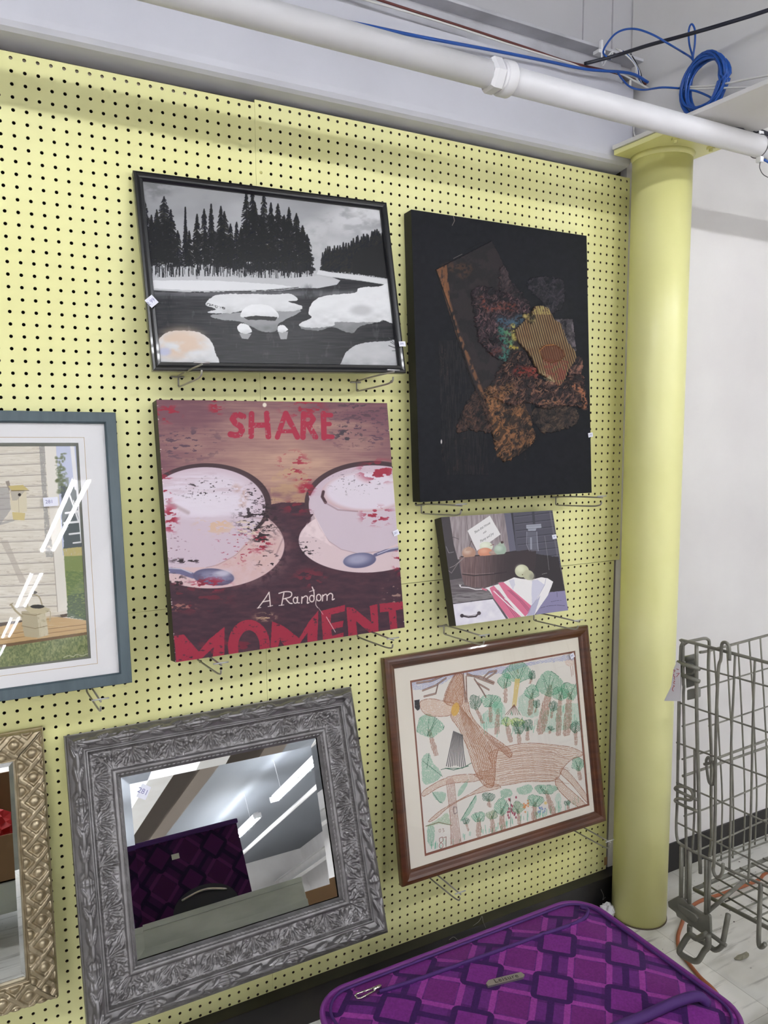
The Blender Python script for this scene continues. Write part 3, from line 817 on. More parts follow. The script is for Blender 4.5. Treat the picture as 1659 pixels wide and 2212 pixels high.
sticker(r1, Mf, 327.5, 651, .021, .021, D(40), -.0022, '2 99', 'tilted white price sticker on the left rail')
sticker(r1, Mf, 869, 743, .019, .013, D(2), -.0022, '299', 'white price sticker on the right rail')

# =================================================================== 2. BLACK TEXTURED CANVAS
Mb = pose(.421, -.953, -.081, D(3.4), D(-.4), D(.1)); W, H = .601, .759
r2 = thing('textured_canvas', 'large black canvas with crumpled brown and coloured collage relief', 'painting', M=Mb)
s = 3.190
a = Art(Mb, .0, .0, W, H, 620, 780, y=.0, off=(860, 430), sc=s, base=(22, 23, 28))
A, B_ = a.A, a.B
n = fbm(A / 30, B_ / 30, 1, 4); a.c[:] = (np.array([21, 22, 28]) / 255)[None, None] + ((n - .5) * .035)[..., None]
BR = (92, 62, 42)
def patch(pts, col, al, h, wr, tex=(26, 26, .15, .6), seed=0, hi=None, fold=0):
    pts = rnd(pts) if wr > .002 else pts
    r_ = a.poly(pts, col, alpha=al, wob=30 if wr > .002 else 10, tex=tex, seed=seed)
    if r_ is None: return
    sl, _ = r_
    m = a.pmask(pts, sl, 30 if wr > .002 else 10, seed)
    X, Y = a.A[sl], a.B[sl]
    wx = fbm(X / 60, Y / 60, seed + 3, 3) * 5; rdg = 1 - abs(2 * fbm(X / 22 + wx, Y / 30 - wx, seed + 7, 4) - 1) * 2.2
    rdg = np.clip(rdg, 0, 1) ** 2
    a.hgt[sl] += m * (h * .5 + wr * .42 * rdg)
    a.put(sl, m * al * (1 - sstep(.02, .45, rdg)) * .62 * (wr > .002), (24, 24, 28))  # shade painted into the hollows between the ridges
    a.put(sl, m * al * (1 - sstep(.38, .55, fbm(X / 70, Y / 70, seed + 11, 4))) * .55, (26, 26, 30))
    if hi is not None: a.put(sl, m * sstep(.45, .95, rdg) * fold * sstep(.35, .6, fbm(X / 30, Y / 30, seed + 15, 3)), hi)  # highlights painted along the ridge tops
# faint rectangle of scratches lower left
patch([(275, 975), (450, 970), (560, 1280), (600, 1400), (620, 1900), (330, 1900), (300, 1700)], (50, 44, 44), .5, .0006, .0006, seed=2, tex=(5, 60, .4, .7))
for k in range(26):
    x = rt.uniform(300, 900); y = rt.uniform(1640, 1880)
    a.line([(x, y), (x + rt.uniform(-3, 3), y + rt.uniform(20, 60))], rt.uniform(3, 22), (74, 56, 48), alpha=.35, soft=4, tex=(4, 12, .45, .7), seed=k)
for k in range(10):
    x = rt.uniform(290, 350); y = rt.uniform(1000, 1200); a.line([(x, y), (x, y + 70)], 5, (92, 72, 60), alpha=.4, soft=2, tex=(6, 10, .4, .7), seed=k)
# diagonal plank
plank = [(258, 487), (640, 292), (700, 400), (800, 640), (870, 900), (930, 1640), (935, 1665), (722, 1815), (480, 1200)]
patch(plank, (46, 40, 42), .85, .0035, .0006, tex=(40, 40, 0, .3), seed=4)
a.poly([(258, 487), (330, 455), (352, 640), (350, 740)], (118, 78, 52), alpha=.85, wob=8, tex=(14, 30, .2, .5))
a.line([(330, 470), (480, 480), (440, 520)], 60, BR, alpha=.5, soft=20, tex=(14, 14, .35, .65), seed=3)
a.line([(300, 560), (400, 900), (520, 1200), (600, 1400), (700, 1700)], 26, (128, 86, 58), alpha=.75, soft=8, tex=(16, 30, .35, .6), seed=8)
a.line([(258, 487), (350, 750), (480, 1180), (600, 1500), (722, 1812)], 6, (16, 14, 14), alpha=.9); a.line([(722, 1812), (930, 1665)], 5, (20, 16, 14))
a.line([(380, 410), (440, 380)], 3, (130, 122, 116), alpha=.8); a.line([(470, 350), (570, 300)], 3, (14, 14, 16))
patch([(590, 1330), (700, 1290), (860, 1420), (920, 1560), (932, 1668), (722, 1812), (640, 1600)], (122, 84, 56), .9, .003, .005, seed=6, hi=(176, 122, 82), fold=.45)
patch([(430, 1480), (530, 1320), (600, 1380), (640, 1560), (620, 1610), (480, 1590), (400, 1610)], (80, 58, 50), .85, .003, .005, seed=8, hi=(120, 84, 66), fold=.4)
# grey patches upper right
patch([(880, 600), (930, 540), (1050, 545), (1130, 560), (1140, 690), (1110, 760), (1030, 790), (980, 700)], (58, 54, 62), .8, .003, .0035, seed=10, hi=(84, 78, 84), fold=.4)
patch([(690, 560), (705, 465), (740, 480), (765, 560), (820, 620), (900, 720), (890, 790), (800, 700), (700, 640)], (70, 58, 62), .85, .004, .005, seed=12, hi=(104, 84, 84), fold=.5)
patch([(1080, 825), (1200, 830), (1225, 1050), (1160, 1060), (1110, 960)], (104, 96, 102), .9, .003, .002, seed=13, hi=(130, 120, 120), fold=.4)
# big crumpled cloth
patch([(500, 660), (560, 600), (700, 640), (820, 700), (900, 760), (900, 860), (800, 880), (740, 1080), (700, 1110), (600, 1040), (540, 950), (520, 800)], (70, 56, 62), .95, .006, .010, seed=14, hi=(140, 104, 104), fold=.55)
a.line([(560, 700), (620, 760), (700, 740), (790, 750)], 50, (142, 74, 60), alpha=.6, soft=18, tex=(14, 14, .35, .65), seed=3)
a.line([(640, 1060), (700, 1040)], 40, (110, 60, 54), alpha=.5, soft=12, tex=(10, 10, .3, .6))
for pts_, w, c in (([(700, 840), (760, 870), (830, 830)], 60, (64, 92, 110)), ([(700, 900), (720, 1000), (740, 1090)], 46, (60, 118, 104)), ([(740, 920), (770, 1000)], 44, (92, 140, 100)), ([(780, 880), (800, 960)], 36, (176, 164, 84)), ([(770, 1020), (820, 1030)], 26, (170, 150, 60)), ([(700, 1090), (750, 1110)], 30, (64, 120, 110))):
    a.line(pts_, w, c, alpha=.8, soft=w * .3, tex=(12, 12, .3, .6), seed=int(w))
# lower right crumples
patch([(700, 1160), (790, 1060), (860, 1060), (930, 1160), (1000, 1260), (1250, 1210), (1275, 1330), (1290, 1440), (1200, 1420), (1090, 1440), (980, 1440), (900, 1400), (760, 1420), (600, 1330), (640, 1280)], (84, 62, 58), .95, .006, .010, seed=16, hi=(164, 118, 92), fold=.6)
a.line([(820, 1190), (930, 1200)], 70, (150, 60, 52), alpha=.7, soft=20, tex=(16, 16, .3, .6), seed=2)
a.line([(600, 1340), (760, 1300), (640, 1420)], 60, (150, 106, 70), alpha=.6, soft=20, tex=(10, 10, .35, .6), seed=5)
a.line([(1200, 1290), (1270, 1330), (1285, 1430)], 40, (190, 122, 86), alpha=.7, soft=12, tex=(12, 12, .35, .6), seed=5)
a.line([(1000, 1400), (1100, 1400)], 30, (186, 130, 96), alpha=.6, soft=10, tex=(12, 8, .35, .6), seed=6)
patch([(1190, 1110), (1260, 1095), (1268, 1180), (1230, 1210), (1170, 1230)], (126, 88, 78), .9, .003, .004, seed=18, hi=(170, 120, 90), fold=.4)
patch([(930, 1450), (1180, 1430), (1240, 1500), (1200, 1560), (1050, 1610), (960, 1580)], (76, 62, 54), .8, .003, .005, seed=20, hi=(118, 92, 72), fold=.4)
# corrugated card
corr = [(905, 800), (930, 745), (975, 735), (1030, 760), (1060, 830), (1110, 860), (1150, 980), (1215, 1060), (1205, 1120), (1160, 1180), (1140, 1240), (1100, 1290), (1010, 1230), (960, 1200), (900, 1080), (800, 960), (800, 900)]
sl = a.bb(corr, 10); mm = a.pmask(corr, sl, 6, 3)
X, Y = a.A[sl], a.B[sl]; u_ = X * .955 - Y * .26
st = .5 + .5 * np.sin(u_ * 2 * math.pi / 15.5)
g = fbm(X / 50, Y / 50, 5, 3)[..., None]
cc = (np.array([60, 44, 38]) * (1 - st[..., None]) + (np.array([150, 136, 98]) * (1 - .5 * g) + np.array([90, 50, 30]) * g * .6) * st[..., None]) / 255
a.put(sl, mm, cc); a.hgt[sl] = a.hgt[sl] * (1 - mm) + mm * (.007 + .0022 * st)
a.poly([(905, 800), (940, 740), (1030, 745), (1050, 800), (980, 800)], (190, 178, 104), alpha=.45, tex=(10, 10, .3, .6))
a.poly([(980, 1100), (1160, 1120), (1130, 1260), (1090, 1290), (1010, 1230)], (120, 50, 50), alpha=.5, tex=(16, 16, .3, .6))
eye = [(958, 1045), (985, 1015), (1035, 1005), (1080, 1015), (1120, 1050), (1135, 1080), (1100, 1115), (1040, 1130), (985, 1105)]
a.poly(eye, (92, 52, 40), alpha=.6, tex=(20, 20, 0, .4)); a.line(eye + [eye[0]], 7, (96, 62, 40), h=.003); a.line([(960, 1050), (1000, 1012), (1060, 1008)], 4, (196, 140, 80), alpha=.8)
patch([(840, 800), (900, 790), (930, 840), (890, 860)], (176, 158, 98), .9, .006, .006, seed=21, hi=(210, 190, 120), fold=.4)
a.line([(1000, 1210), (1050, 1260)], 30, (196, 186, 150), alpha=.6, soft=8, tex=(6, 6, .4, .6))
a.line([(378, 110), (388, 150), (372, 182)], 4, (150, 142, 130), alpha=.8)
a.ell(297, 1672, 5, 15, (210, 205, 200), alpha=.9, edge=.4)
hv = a.hgt; k_ = np.minimum(np.minimum(a.U, W - a.U), np.minimum(a.V, H - a.V)); a.hgt = hv * sstep(0, .01, k_)
M_ACR = paint_mat('thick_acrylic', .6, spec=.18)
a.mesh('canvas_face', M_ACR, r2, dy=-.0006)
M_CBLK = mat('black_canvas_edge', rgb(18, 18, 20), .6)
bm = bmesh.new(); box(bm, 0, W, 0, .038, 0, H, .0012); obj('stretcher', bm, M_CBLK, r2)
sticker(r2, Mb, 1275.5, 939.5, .018, .013, D(8), -.003, '2.99')

# =================================================================== 3. SHARE A RANDOM MOMENT
Ms = pose(-.245, -1.275, -.130, D(8.4), D(1.3), D(.1)); W, H = .598, .587
r3 = thing('canvas_print', 'square red and brown canvas print of two coffee cups with painted lettering', 'painting', M=Ms)
s = 2.812
a = Art(Ms, 0, 0, W, H, 700, 690, y=0, off=(310, 840), sc=s, base=(150, 115, 105))
A, B_ = a.A, a.B
n1 = fbm(A / 260, B_ / 60, 3, 4); n2 = fbm(A / 120, B_ / 5, 5, 4); ed = np.clip(np.hypot((A - 860) / 800, (B_ - 420) / 420), 0, 1)
tan = np.array([182, 146, 128]); mau = np.array([112, 74, 84])
f = np.clip(ed * 1.0 + (n1 - .5) * .8 + (n2 - .5) * .35, 0, 1)[..., None]
a.c[:] = (tan * (1 - f) + mau * f) / 255
a.poly([(780, 520), (900, 480), (1000, 520), (985, 690), (770, 700)], (184, 150, 112), alpha=.6, wob=30, tex=(60, 20, .2, .7))
DK = (58, 34, 48)
sl, m_ = a.poly([(60, 700), (760, 705), (840, 690), (990, 692), (1560, 690), (1620, 1500), (150, 1700)], DK)
nn = fbm(a.A[sl] / 60, a.B[sl] / 20, 9, 4)[..., None]; a.put(sl, m_, (np.array([46, 28, 42]) * (1 - nn) + np.array([82, 48, 58]) * nn) / 255)
PK = (196, 176, 188); WH = (214, 203, 214)
def streak(amt=26, sl=None):
    pass
# left saucer + cup
a.ell(400, 950, 455, 262, (204, 176, 178), edge=.006)
a.ell(610, 980, 240, 190, (196, 158, 150), alpha=.5, edge=.5, tex=(30, 30, .2, .7))
a.ell(385, 700, 390, 248, (66, 46, 52), edge=.006)
a.ell(378, 712, 362, 236, PK, edge=.006)
a.poly([(100, 720), (735, 720), (700, 800), (640, 920), (540, 1020), (400, 1085), (100, 1085)], (198, 180, 192), wob=6)
a.ell(370, 650, 300, 140, WH, alpha=.9, edge=.25, tex=(90, 12, .1, .6))
a.ell(400, 700, 260, 70, (218, 208, 219), alpha=.8, edge=.3)
a.line([(560, 600), (620, 640), (600, 700)], 40, (186, 150, 142), alpha=.6, soft=18, tex=(14, 14, .3, .6))
a.line([(150, 690), (270, 752)], 22, (150, 122, 126), alpha=.5, soft=10)
a.line([(640, 930), (560, 1010), (450, 1070), (380, 1085)], 6, (168, 140, 142), alpha=.7)
a.line([(640, 780), (760, 790), (850, 900), (800, 1020)], 8, (120, 90, 92), alpha=.4, soft=4)
# left spoon
a.line([(130, 1100), (220, 1108), (300, 1135)], 34, (104, 100, 132), soft=4)
a.ell(425, 1143, 125, 52, (92, 88, 116), ang=.08, edge=.04); a.ell(440, 1140, 96, 34, (140, 136, 162), ang=.08, alpha=.8, edge=.5, tex=(40, 14, .2, .6)); a.ell(480, 1120, 50, 18, (196, 190, 206), ang=-.1, alpha=.8, edge=.6)
a.line([(130, 1088), (230, 1094), (290, 1118)], 6, (200, 196, 210), alpha=.8, soft=2)
# right saucer + cup
a.ell(1340, 920, 398, 196, (208, 186, 190), edge=.006)
a.ell(1390, 690, 412, 252, (66, 46, 52), edge=.006, clip=lambda X, Y: (Y < 760) * 1.0)
a.ell(1395, 705, 392, 240, PK, edge=.006, clip=lambda X, Y: (Y < 760) * 1.0)
a.poly([(1004, 650), (1020, 740), (1070, 840), (1120, 920), (1200, 975), (1300, 996), (1440, 985), (1560, 930), (1600, 700), (1300, 640)], (198, 182, 193), wob=3)
a.line([(1030, 750), (1070, 845), (1125, 925), (1200, 975), (1300, 1000), (1430, 988)], 5, (170, 146, 152), alpha=.8)
a.ell(1340, 630, 260, 118, (196, 166, 172), edge=.02); a.ell(1350, 622, 246, 112, WH, edge=.12)
a.line([(1092, 625), (1085, 655), (1105, 690)], 18, (74, 50, 56), soft=3)
a.line([(1100, 690), (1180, 735), (1300, 745)], 8, (140, 110, 116), alpha=.6, soft=3)
a.poly([(950, 900), (1000, 800), (1035, 760), (1120, 920), (1150, 960), (1040, 900)], (226, 206, 208), alpha=.7, tex=(30, 30, .2, .6))
a.ell(1312, 1042, 100, 46, (92, 90, 120), ang=-.1, edge=.04); a.ell(1300, 1035, 70, 30, (168, 166, 190), ang=-.1, alpha=.8, edge=.6); a.line([(1405, 1010), (1470, 985), (1560, 968)], 20, (96, 92, 122), soft=3); a.line([(1420, 1003), (1500, 972), (1560, 962)], 5, (190, 186, 206), soft=2)
# worn splotches: red, black, tan
def spl(cx_, cy_, rx, ry, col, seed, th=.52, sc_=10, al=.95, edge=.6):
    a.ell(cx_, cy_, rx, ry, col, alpha=al, edge=edge, tex=(sc_ * 2.6, sc_ * 1.1, th + .07, th + .12), seed=seed)
RD = (150, 34, 56)
for q in ((960, 110, 110, 60, RD, 1, .45, 26), (1050, 130, 60, 30, RD, 2, .5, 20), (910, 460, 80, 70, RD, 3, .53, 12), (990, 560, 60, 60, RD, 4, .48, 16), (985, 610, 40, 40, RD, 44, .4, 16), (1430, 500, 110, 60, RD, 5, .45, 22), (1420, 770, 90, 50, RD, 6, .47, 16), (160, 790, 46, 80, RD, 7, .45, 14), (720, 930, 60, 60, RD, 8, .46, 14),
          (560, 960, 100, 90, RD, 9, .57, 9), (440, 110, 40, 50, RD, 10, .45, 16), (150, 150, 70, 50, RD, 11, .52, 16), (130, 600, 40, 90, RD, 12, .52, 14), (400, 1190, 110, 40, RD, 13, .5, 16), (1560, 1050, 40, 70, RD, 14, .5, 12), (930, 720, 80, 40, (110, 30, 48), 15, .42, 20), (1010, 1150, 90, 50, (110, 34, 50), 16, .45, 20), (300, 1260, 200, 90, (96, 34, 48), 17, .52, 26), (560, 1600, 220, 90, (110, 30, 48), 18, .5, 24)): spl(*q)
KB = (38, 26, 32)
for q in ((700, 790, 120, 110, KB, 20, .50, 9), (720, 890, 70, 60, KB, 21, .46, 12), (680, 660, 60, 80, KB, 22, .57, 8), (380, 610, 150, 60, KB, 23, .6, 7), (1290, 570, 130, 60, KB, 24, .63, 6), (1240, 280, 90, 60, (60, 50, 60), 25, .5, 12), (250, 330, 200, 90, (84, 62, 76), 26, .52, 14), (1300, 130, 180, 60, (80, 58, 70), 27, .54, 14), (1330, 240, 220, 110, (88, 62, 76), 28, .57, 10), (260, 1045, 90, 14, KB, 29, .4, 12), (760, 1050, 70, 60, KB, 30, .52, 10), (200, 1180, 60, 50, KB, 31, .48, 10), (1000, 970, 60, 60, KB, 32, .58, 8), (200, 980, 70, 90, (120, 90, 100), 33, .62, 8)): spl(*q)
for q in ((440, 830, 110, 50, (206, 174, 150), 40, .5, 18), (1520, 1250, 60, 80, (150, 120, 110), 41, .56, 12), (220, 1325, 90, 24, (150, 100, 90), 42, .5, 14), (740, 1385, 60, 24, (180, 150, 120), 43, .5, 10), (620, 850, 90, 60, (210, 190, 170), 45, .56, 9)): spl(*q)
a.ell(735, 98, 12, 13, (224, 214, 200), edge=.3)
# lettering
TX = (16, 12, .22, .34)
def ltr(pts, w=34, c=(158, 36, 62)): a.line(pts, w, c, alpha=.97, soft=1.5, tex=TX, seed=2)
ltr([(606, 168), (580, 158), (552, 162), (540, 184), (556, 208), (588, 228), (598, 252), (584, 278), (556, 282), (528, 276)], 36)
ltr([(656, 152), (653, 288)]); ltr([(748, 150), (758, 290)]); ltr([(655, 222), (752, 220)], 32)
ltr([(862, 150), (812, 294)], 30); ltr([(864, 150), (934, 292)], 34); ltr([(832, 258), (915, 258)], 24)
ltr([(972, 152), (968, 294)]); ltr([(970, 158), (1015, 160), (1032, 184), (1014, 212), (972, 216)], 30); ltr([(1000, 218), (1044, 294)], 34)
ltr([(1092, 150), (1096, 296)]); ltr([(1092, 158), (1138, 160)], 28); ltr([(1092, 214), (1130, 214)], 26); ltr([(1096, 288), (1146, 292)], 28)
RC = (152, 34, 58)
def big(p): a.poly(p, RC, alpha=.95, wob=4, tex=(22, 14, .18, .34))
big([(185, 1500), (245, 1492), (335, 1595), (400, 1520), (492, 1445), (490, 1625), (420, 1635), (425, 1570), (345, 1645), (320, 1650), (200, 1668)])
ring = [(640 + 128 * math.cos(t), 1560 + 158 * math.sin(t)) for t in np.linspace(math.pi * .86, 2 * math.pi * 1.02, 24)]; ring2 = [(640 + 66 * math.cos(t), 1570 + 104 * math.sin(t)) for t in np.linspace(2 * math.pi * 1.02, math.pi * .86, 24)]
big(ring + ring2)
big([(780, 1412), (850, 1440), (945, 1515), (1000, 1420), (1062, 1345), (1055, 1535), (995, 1545), (995, 1480), (940, 1562), (860, 1572), (830, 1520), (815, 1575), (770, 1585)])
big([(1078, 1348), (1225, 1312), (1222, 1350), (1138, 1372), (1138, 1425), (1215, 1408), (1210, 1445), (1138, 1462), (1145, 1500), (1215, 1480), (1212, 1520), (1090, 1538)])
big([(1232, 1325), (1275, 1330), (1385, 1420), (1372, 1318), (1420, 1308), (1428, 1482), (1385, 1492), (1290, 1410), (1300, 1505), (1245, 1515)])
big([(1432, 1305), (1582, 1290), (1584, 1335), (1532, 1345), (1542, 1455), (1498, 1462), (1488, 1352), (1436, 1358)])
WT = (224, 210, 204)
def wl(p, w=6.5): a.line(smooth_path(p, 4) if len(p) > 2 else p, w, WT, alpha=.95, soft=1.4, tex=(8, 8, .12, .25))
wl([(696, 1330), (735, 1278), (762, 1236)]); wl([(762, 1236), (768, 1290), (770, 1320)]); wl([(722, 1294), (766, 1286)]); wl([(690, 1332), (712, 1328)], 4); wl([(756, 1322), (784, 1316)], 4)
wl([(838, 1314), (852, 1240)]); wl([(822, 1242), (860, 1232), (896, 1236), (894, 1262), (850, 1276)]); wl([(864, 1276), (886, 1300), (902, 1304)]); wl([(822, 1316), (852, 1312)], 4)
def lo(x, y, r=14, k=1.0): wl([(x + r * math.cos(t), y + r * 1.4 * math.sin(t)) for t in np.linspace(0, 2 * math.pi, 10)])
lo(922, 1284, 13); wl([(936, 1264), (934, 1296), (946, 1300)])
wl([(962, 1264), (960, 1302)]); wl([(962, 1272), (984, 1258), (996, 1268), (994, 1300), (1004, 1298)])
lo(1022, 1274, 14); wl([(1036, 1262), (1034, 1230), (1024, 1204)]); wl([(1008, 1232), (1038, 1222)], 4)
lo(1064, 1268, 14)
wl([(1088, 1252), (1086, 1288)]); wl([(1088, 1260), (1104, 1248), (1114, 1256), (1114, 1284)]); wl([(1114, 1258), (1134, 1242), (1148, 1252), (1146, 1280), (1158, 1276)])
wl([(1048, 1280), (1046, 1310), (1058, 1330)], 3.5); wl([(1062, 1330), (1090, 1370)], 2); wl([(1110, 1385), (1165, 1478)], 3)
# chipped white along the edges
for k in range(60):
    e = rt.choice((0, 1, 2)); f = rt.random()
    if e == 0: x, y = 190 + 1395 * f, 1668 - 216 * f
    elif e == 1: x, y = 80 + 112 * f, 80 + 1580 * f
    else: x, y = 1480 + 108 * f, 90 + 1350 * f
    a.ell(x, y, rt.uniform(2, 9), rt.uniform(1.5, 4), (226, 216, 210), alpha=.8, edge=.4)
a.hgt += 0.0003
a.mesh('canvas_face', paint_mat('matte_print', .55, spec=.3, weave=(900, .15)), r3, dy=-.0003)
bm = bmesh.new(); box(bm, 0, W, 0, .038, 0, H, .001); obj('stretcher', bm, mat('dark_brown_edge', rgb(30, 22, 22), .5), r3)
sticker(r3, Ms, 855.5, 1151, .018, .014, D(18), -.0035, '281')

# =================================================================== 4. SMALL PEAR CANVAS
Mp = pose(.516, -1.291, -.113, D(15.3), D(-.9), D(-.1)); W, H = .392, .299
r4 = thing('canvas_print', 'small canvas print of pears in a wooden basket with a striped towel', 'painting', M=Mp)
s = 4.366
a = Art(Mp, 0, 0, W, H, 560, 427, y=0, off=(920, 1080), sc=s, base=(92, 84, 90))
A, B_ = a.A, a.B
n = fbm(A / 90, B_ / 90, 2, 4)[..., None]; a.c[:] = (np.array([70, 62, 68]) * (1 - n) + np.array([104, 96, 104]) * n) / 255
a.poly([(140, 160), (225, 160), (300, 520), (340, 760), (230, 800)], (62, 56, 60), wob=3)
sl, m_ = a.poly([(222, 150), (735, 120), (800, 500), (300, 560), (262, 420)], (142, 130, 132)); g = fbm(a.A[sl] / 14, a.B[sl] / 120, 4, 4)[..., None]; a.put(sl, m_, (np.array([112, 100, 104]) * (1 - g) + np.array([176, 164, 166]) * g) / 255)
for x in (395, 560, 690): a.line([(x - 20, 140), (x + 30, 520)], 4, (92, 82, 86), alpha=.8)
a.poly([(738, 120), (800, 120), (860, 480), (790, 490)], (96, 94, 110)); a.poly([(800, 115), (822, 115), (880, 480), (850, 480)], (48, 46, 54))
a.poly([(820, 115), (1195, 95), (1330, 800), (900, 800), (850, 480)], (78, 76, 88), wob=3)
for k in range(8):
    y = 150 + k * 66; a.line([(830 + k * 9, y + 8), (1200 + k * 13, y - 34)], 5, (42, 40, 50), alpha=.9); a.line([(832 + k * 9, y + 18), (1200 + k * 13, y - 24)], 5, (104, 102, 116), alpha=.5)
a.line([(1010, 110), (1020, 230)], 24, (58, 56, 66)); a.line([(1170, 110), (1240, 520)], 16, (110, 106, 116), alpha=.6)
# table
sl, m_ = a.poly([(205, 760), (330, 740), (700, 760), (1250, 560), (1330, 860), (1180, 870), (640, 930), (260, 985)], (96, 88, 92)); g = fbm(a.A[sl] / 160, a.B[sl] / 8, 6, 4)[..., None]; a.put(sl, m_, (np.array([66, 58, 62]) * (1 - g) + np.array([128, 120, 122]) * g) / 255)
a.poly([(230, 890), (660, 850), (640, 930), (250, 975)], (140, 134, 136), alpha=.7, tex=(60, 6, .2, .6))
a.poly([(840, 480), (1250, 540), (1310, 860), (1180, 870), (900, 740), (780, 700)], (46, 40, 44), wob=10)
a.line([(230, 985), (630, 930)], 8, (46, 42, 50))
# basket
sl, m_ = a.poly([(315, 540), (420, 530), (700, 505), (960, 470), (1040, 480), (1030, 640), (980, 740), (700, 770), (560, 830), (450, 825), (360, 800), (335, 700)], (84, 64, 64), wob=4)
g = fbm(a.A[sl] / 12, a.B[sl] / 120, 7, 4)[..., None]; f = sstep(380, 820, a.A[sl])[..., None]
a.put(sl, m_, ((np.array([88, 66, 66]) * (1 - g) + np.array([140, 116, 116]) * g) * (1 - f) + np.array([54, 44, 48]) * f) / 255)
a.line([(330, 535), (420, 530), (700, 505), (850, 482)], 10, (50, 42, 46)); a.line([(345, 700), (450, 715), (620, 700), (760, 680)], 9, (48, 38, 42)); a.line([(350, 690), (470, 700), (640, 690)], 4, (150, 130, 130), alpha=.7)
for k in range(9): a.line([(372 + k * 44, 540 - k * 4), (380 + k * 40, 815)], 2.5, (52, 40, 44), alpha=.55)
a.line([(345, 560), (300, 600), (240, 690), (205, 660)], 5, (128, 118, 118)); a.line([(360, 540), (270, 620), (225, 640)], 4, (150, 140, 140)); a.line([(215, 380), (260, 350), (310, 370)], 4, (60, 50, 54)); a.line([(190, 440), (215, 500), (260, 490)], 4, (170, 166, 170), alpha=.7)
# pears in basket
def pear(x, y, r, c, c2, top=None):
    a.ell(x, y, r, r * .9, c, edge=.08); a.ell(x - r * .25, y - r * .25, r * .55, r * .5, c2, alpha=.8, edge=.7)
    if top: a.poly([(x - r * .7, y - r * .3), (top[0] - 8, top[1]), (top[0] + 8, top[1]), (x + r * .7, y - r * .3)], c, wob=2)
CL = lambda X, Y: (Y < 545 - (X - 330) * .09) * 1.0
def pearc(x, y, rx, ry, c, c2):
    a.ell(x, y, rx, ry, c, edge=.06, clip=CL); a.ell(x - rx * .25, y - ry * .3, rx * .55, ry * .5, c2, alpha=.8, edge=.7, clip=CL)
# card
a.poly([(392, 290), (602, 148), (704, 325), (600, 400), (480, 480), (462, 440)], (220, 216, 216), wob=3)
for k, (t_, x, y) in enumerate((('Bless this House', 530, 262), ('with', 552, 305), ('Plenty and Joy', 572, 355))):
    a.text(t_, x, y, 26 if k != 1 else 22, D(-33), (44, 40, 48), shear=.4, sy=1.25)
pearc(405, 500, 64, 56, (168, 130, 112), (200, 176, 160)); a.poly([(372, 480), (398, 440), (418, 440), (440, 480)], (176, 142, 124)); a.line([(412, 442), (425, 385), (470, 470)], 4, (60, 44, 40))
pearc(568, 440, 62, 46, (206, 210, 190), (226, 228, 212)); pearc(560, 495, 70, 44, (196, 130, 104), (214, 160, 134)); pearc(640, 500, 46, 22, (150, 128, 118), (176, 150, 140))
pearc(700, 470, 58, 52, (150, 166, 150), (186, 200, 186)); a.poly([(672, 430), (700, 395), (730, 395), (744, 440)], (160, 172, 156)); a.ell(718, 400, 14, 12, (70, 50, 50)); a.line([(610, 430), (640, 420)], 5, (120, 60, 60))
# jar
a.poly([(950, 300), (1045, 300), (1060, 420), (1065, 480), (990, 485), (960, 440)], (112, 112, 124), alpha=.55, wob=3); a.line([(950, 300), (948, 420), (975, 480)], 4, (170, 170, 182), alpha=.7); a.line([(1046, 300), (1052, 430), (1060, 480)], 4, (190, 190, 202), alpha=.7); a.line([(990, 360), (992, 460)], 16, (176, 178, 190), alpha=.6, soft=4)
a.poly([(945, 236), (1085, 226), (1090, 262), (1040, 268), (1035, 290), (965, 292), (960, 272), (946, 268)], (150, 152, 164)); a.line([(948, 250), (1085, 240)], 3, (96, 98, 110)); a.line([(962, 275), (1040, 270)], 3, (90, 92, 104))
a.line([(1120, 340), (1150, 560), (1160, 660)], 3, (170, 168, 172), alpha=.6); a.line([(1095, 700), (1140, 690)], 4, (190, 186, 180), alpha=.6)
# drawer front
sl, m_ = a.poly([(240, 985), (630, 935), (760, 1130), (285, 1200), (262, 1100)], (226, 220, 226)); g = fbm(a.A[sl] / 60, a.B[sl] / 60, 9, 3)[..., None]; a.put(sl, m_, (np.array([232, 228, 232]) * (1 - g * .6) + np.array([186, 180, 200]) * g * .6) / 255)
a.poly([(1170, 870), (1320, 855), (1360, 1045), (1030, 1100), (1060, 1000)], (132, 126, 158), wob=3, tex=(60, 60, -.3, .3))
a.line([(330, 1090), (400, 1105), (470, 1098), (505, 1062)], 16, (66, 56, 64), soft=2); a.line([(345, 1085), (420, 1092), (480, 1078)], 5, (150, 140, 146)); a.ell(340, 1092, 18, 18, (60, 50, 58)); a.ell(500, 1068, 18, 18, (72, 62, 70))
a.line([(1180, 960), (1230, 950), (1275, 948)], 4, (70, 60, 80), tex=(6, 6, .3, .5)); a.line([(1075, 1020), (1150, 1000), (1240, 992), (1310, 998)], 4, (70, 60, 80), tex=(6, 6, .3, .5)); a.line([(1235, 870), (1238, 915)], 3, (70, 60, 80))
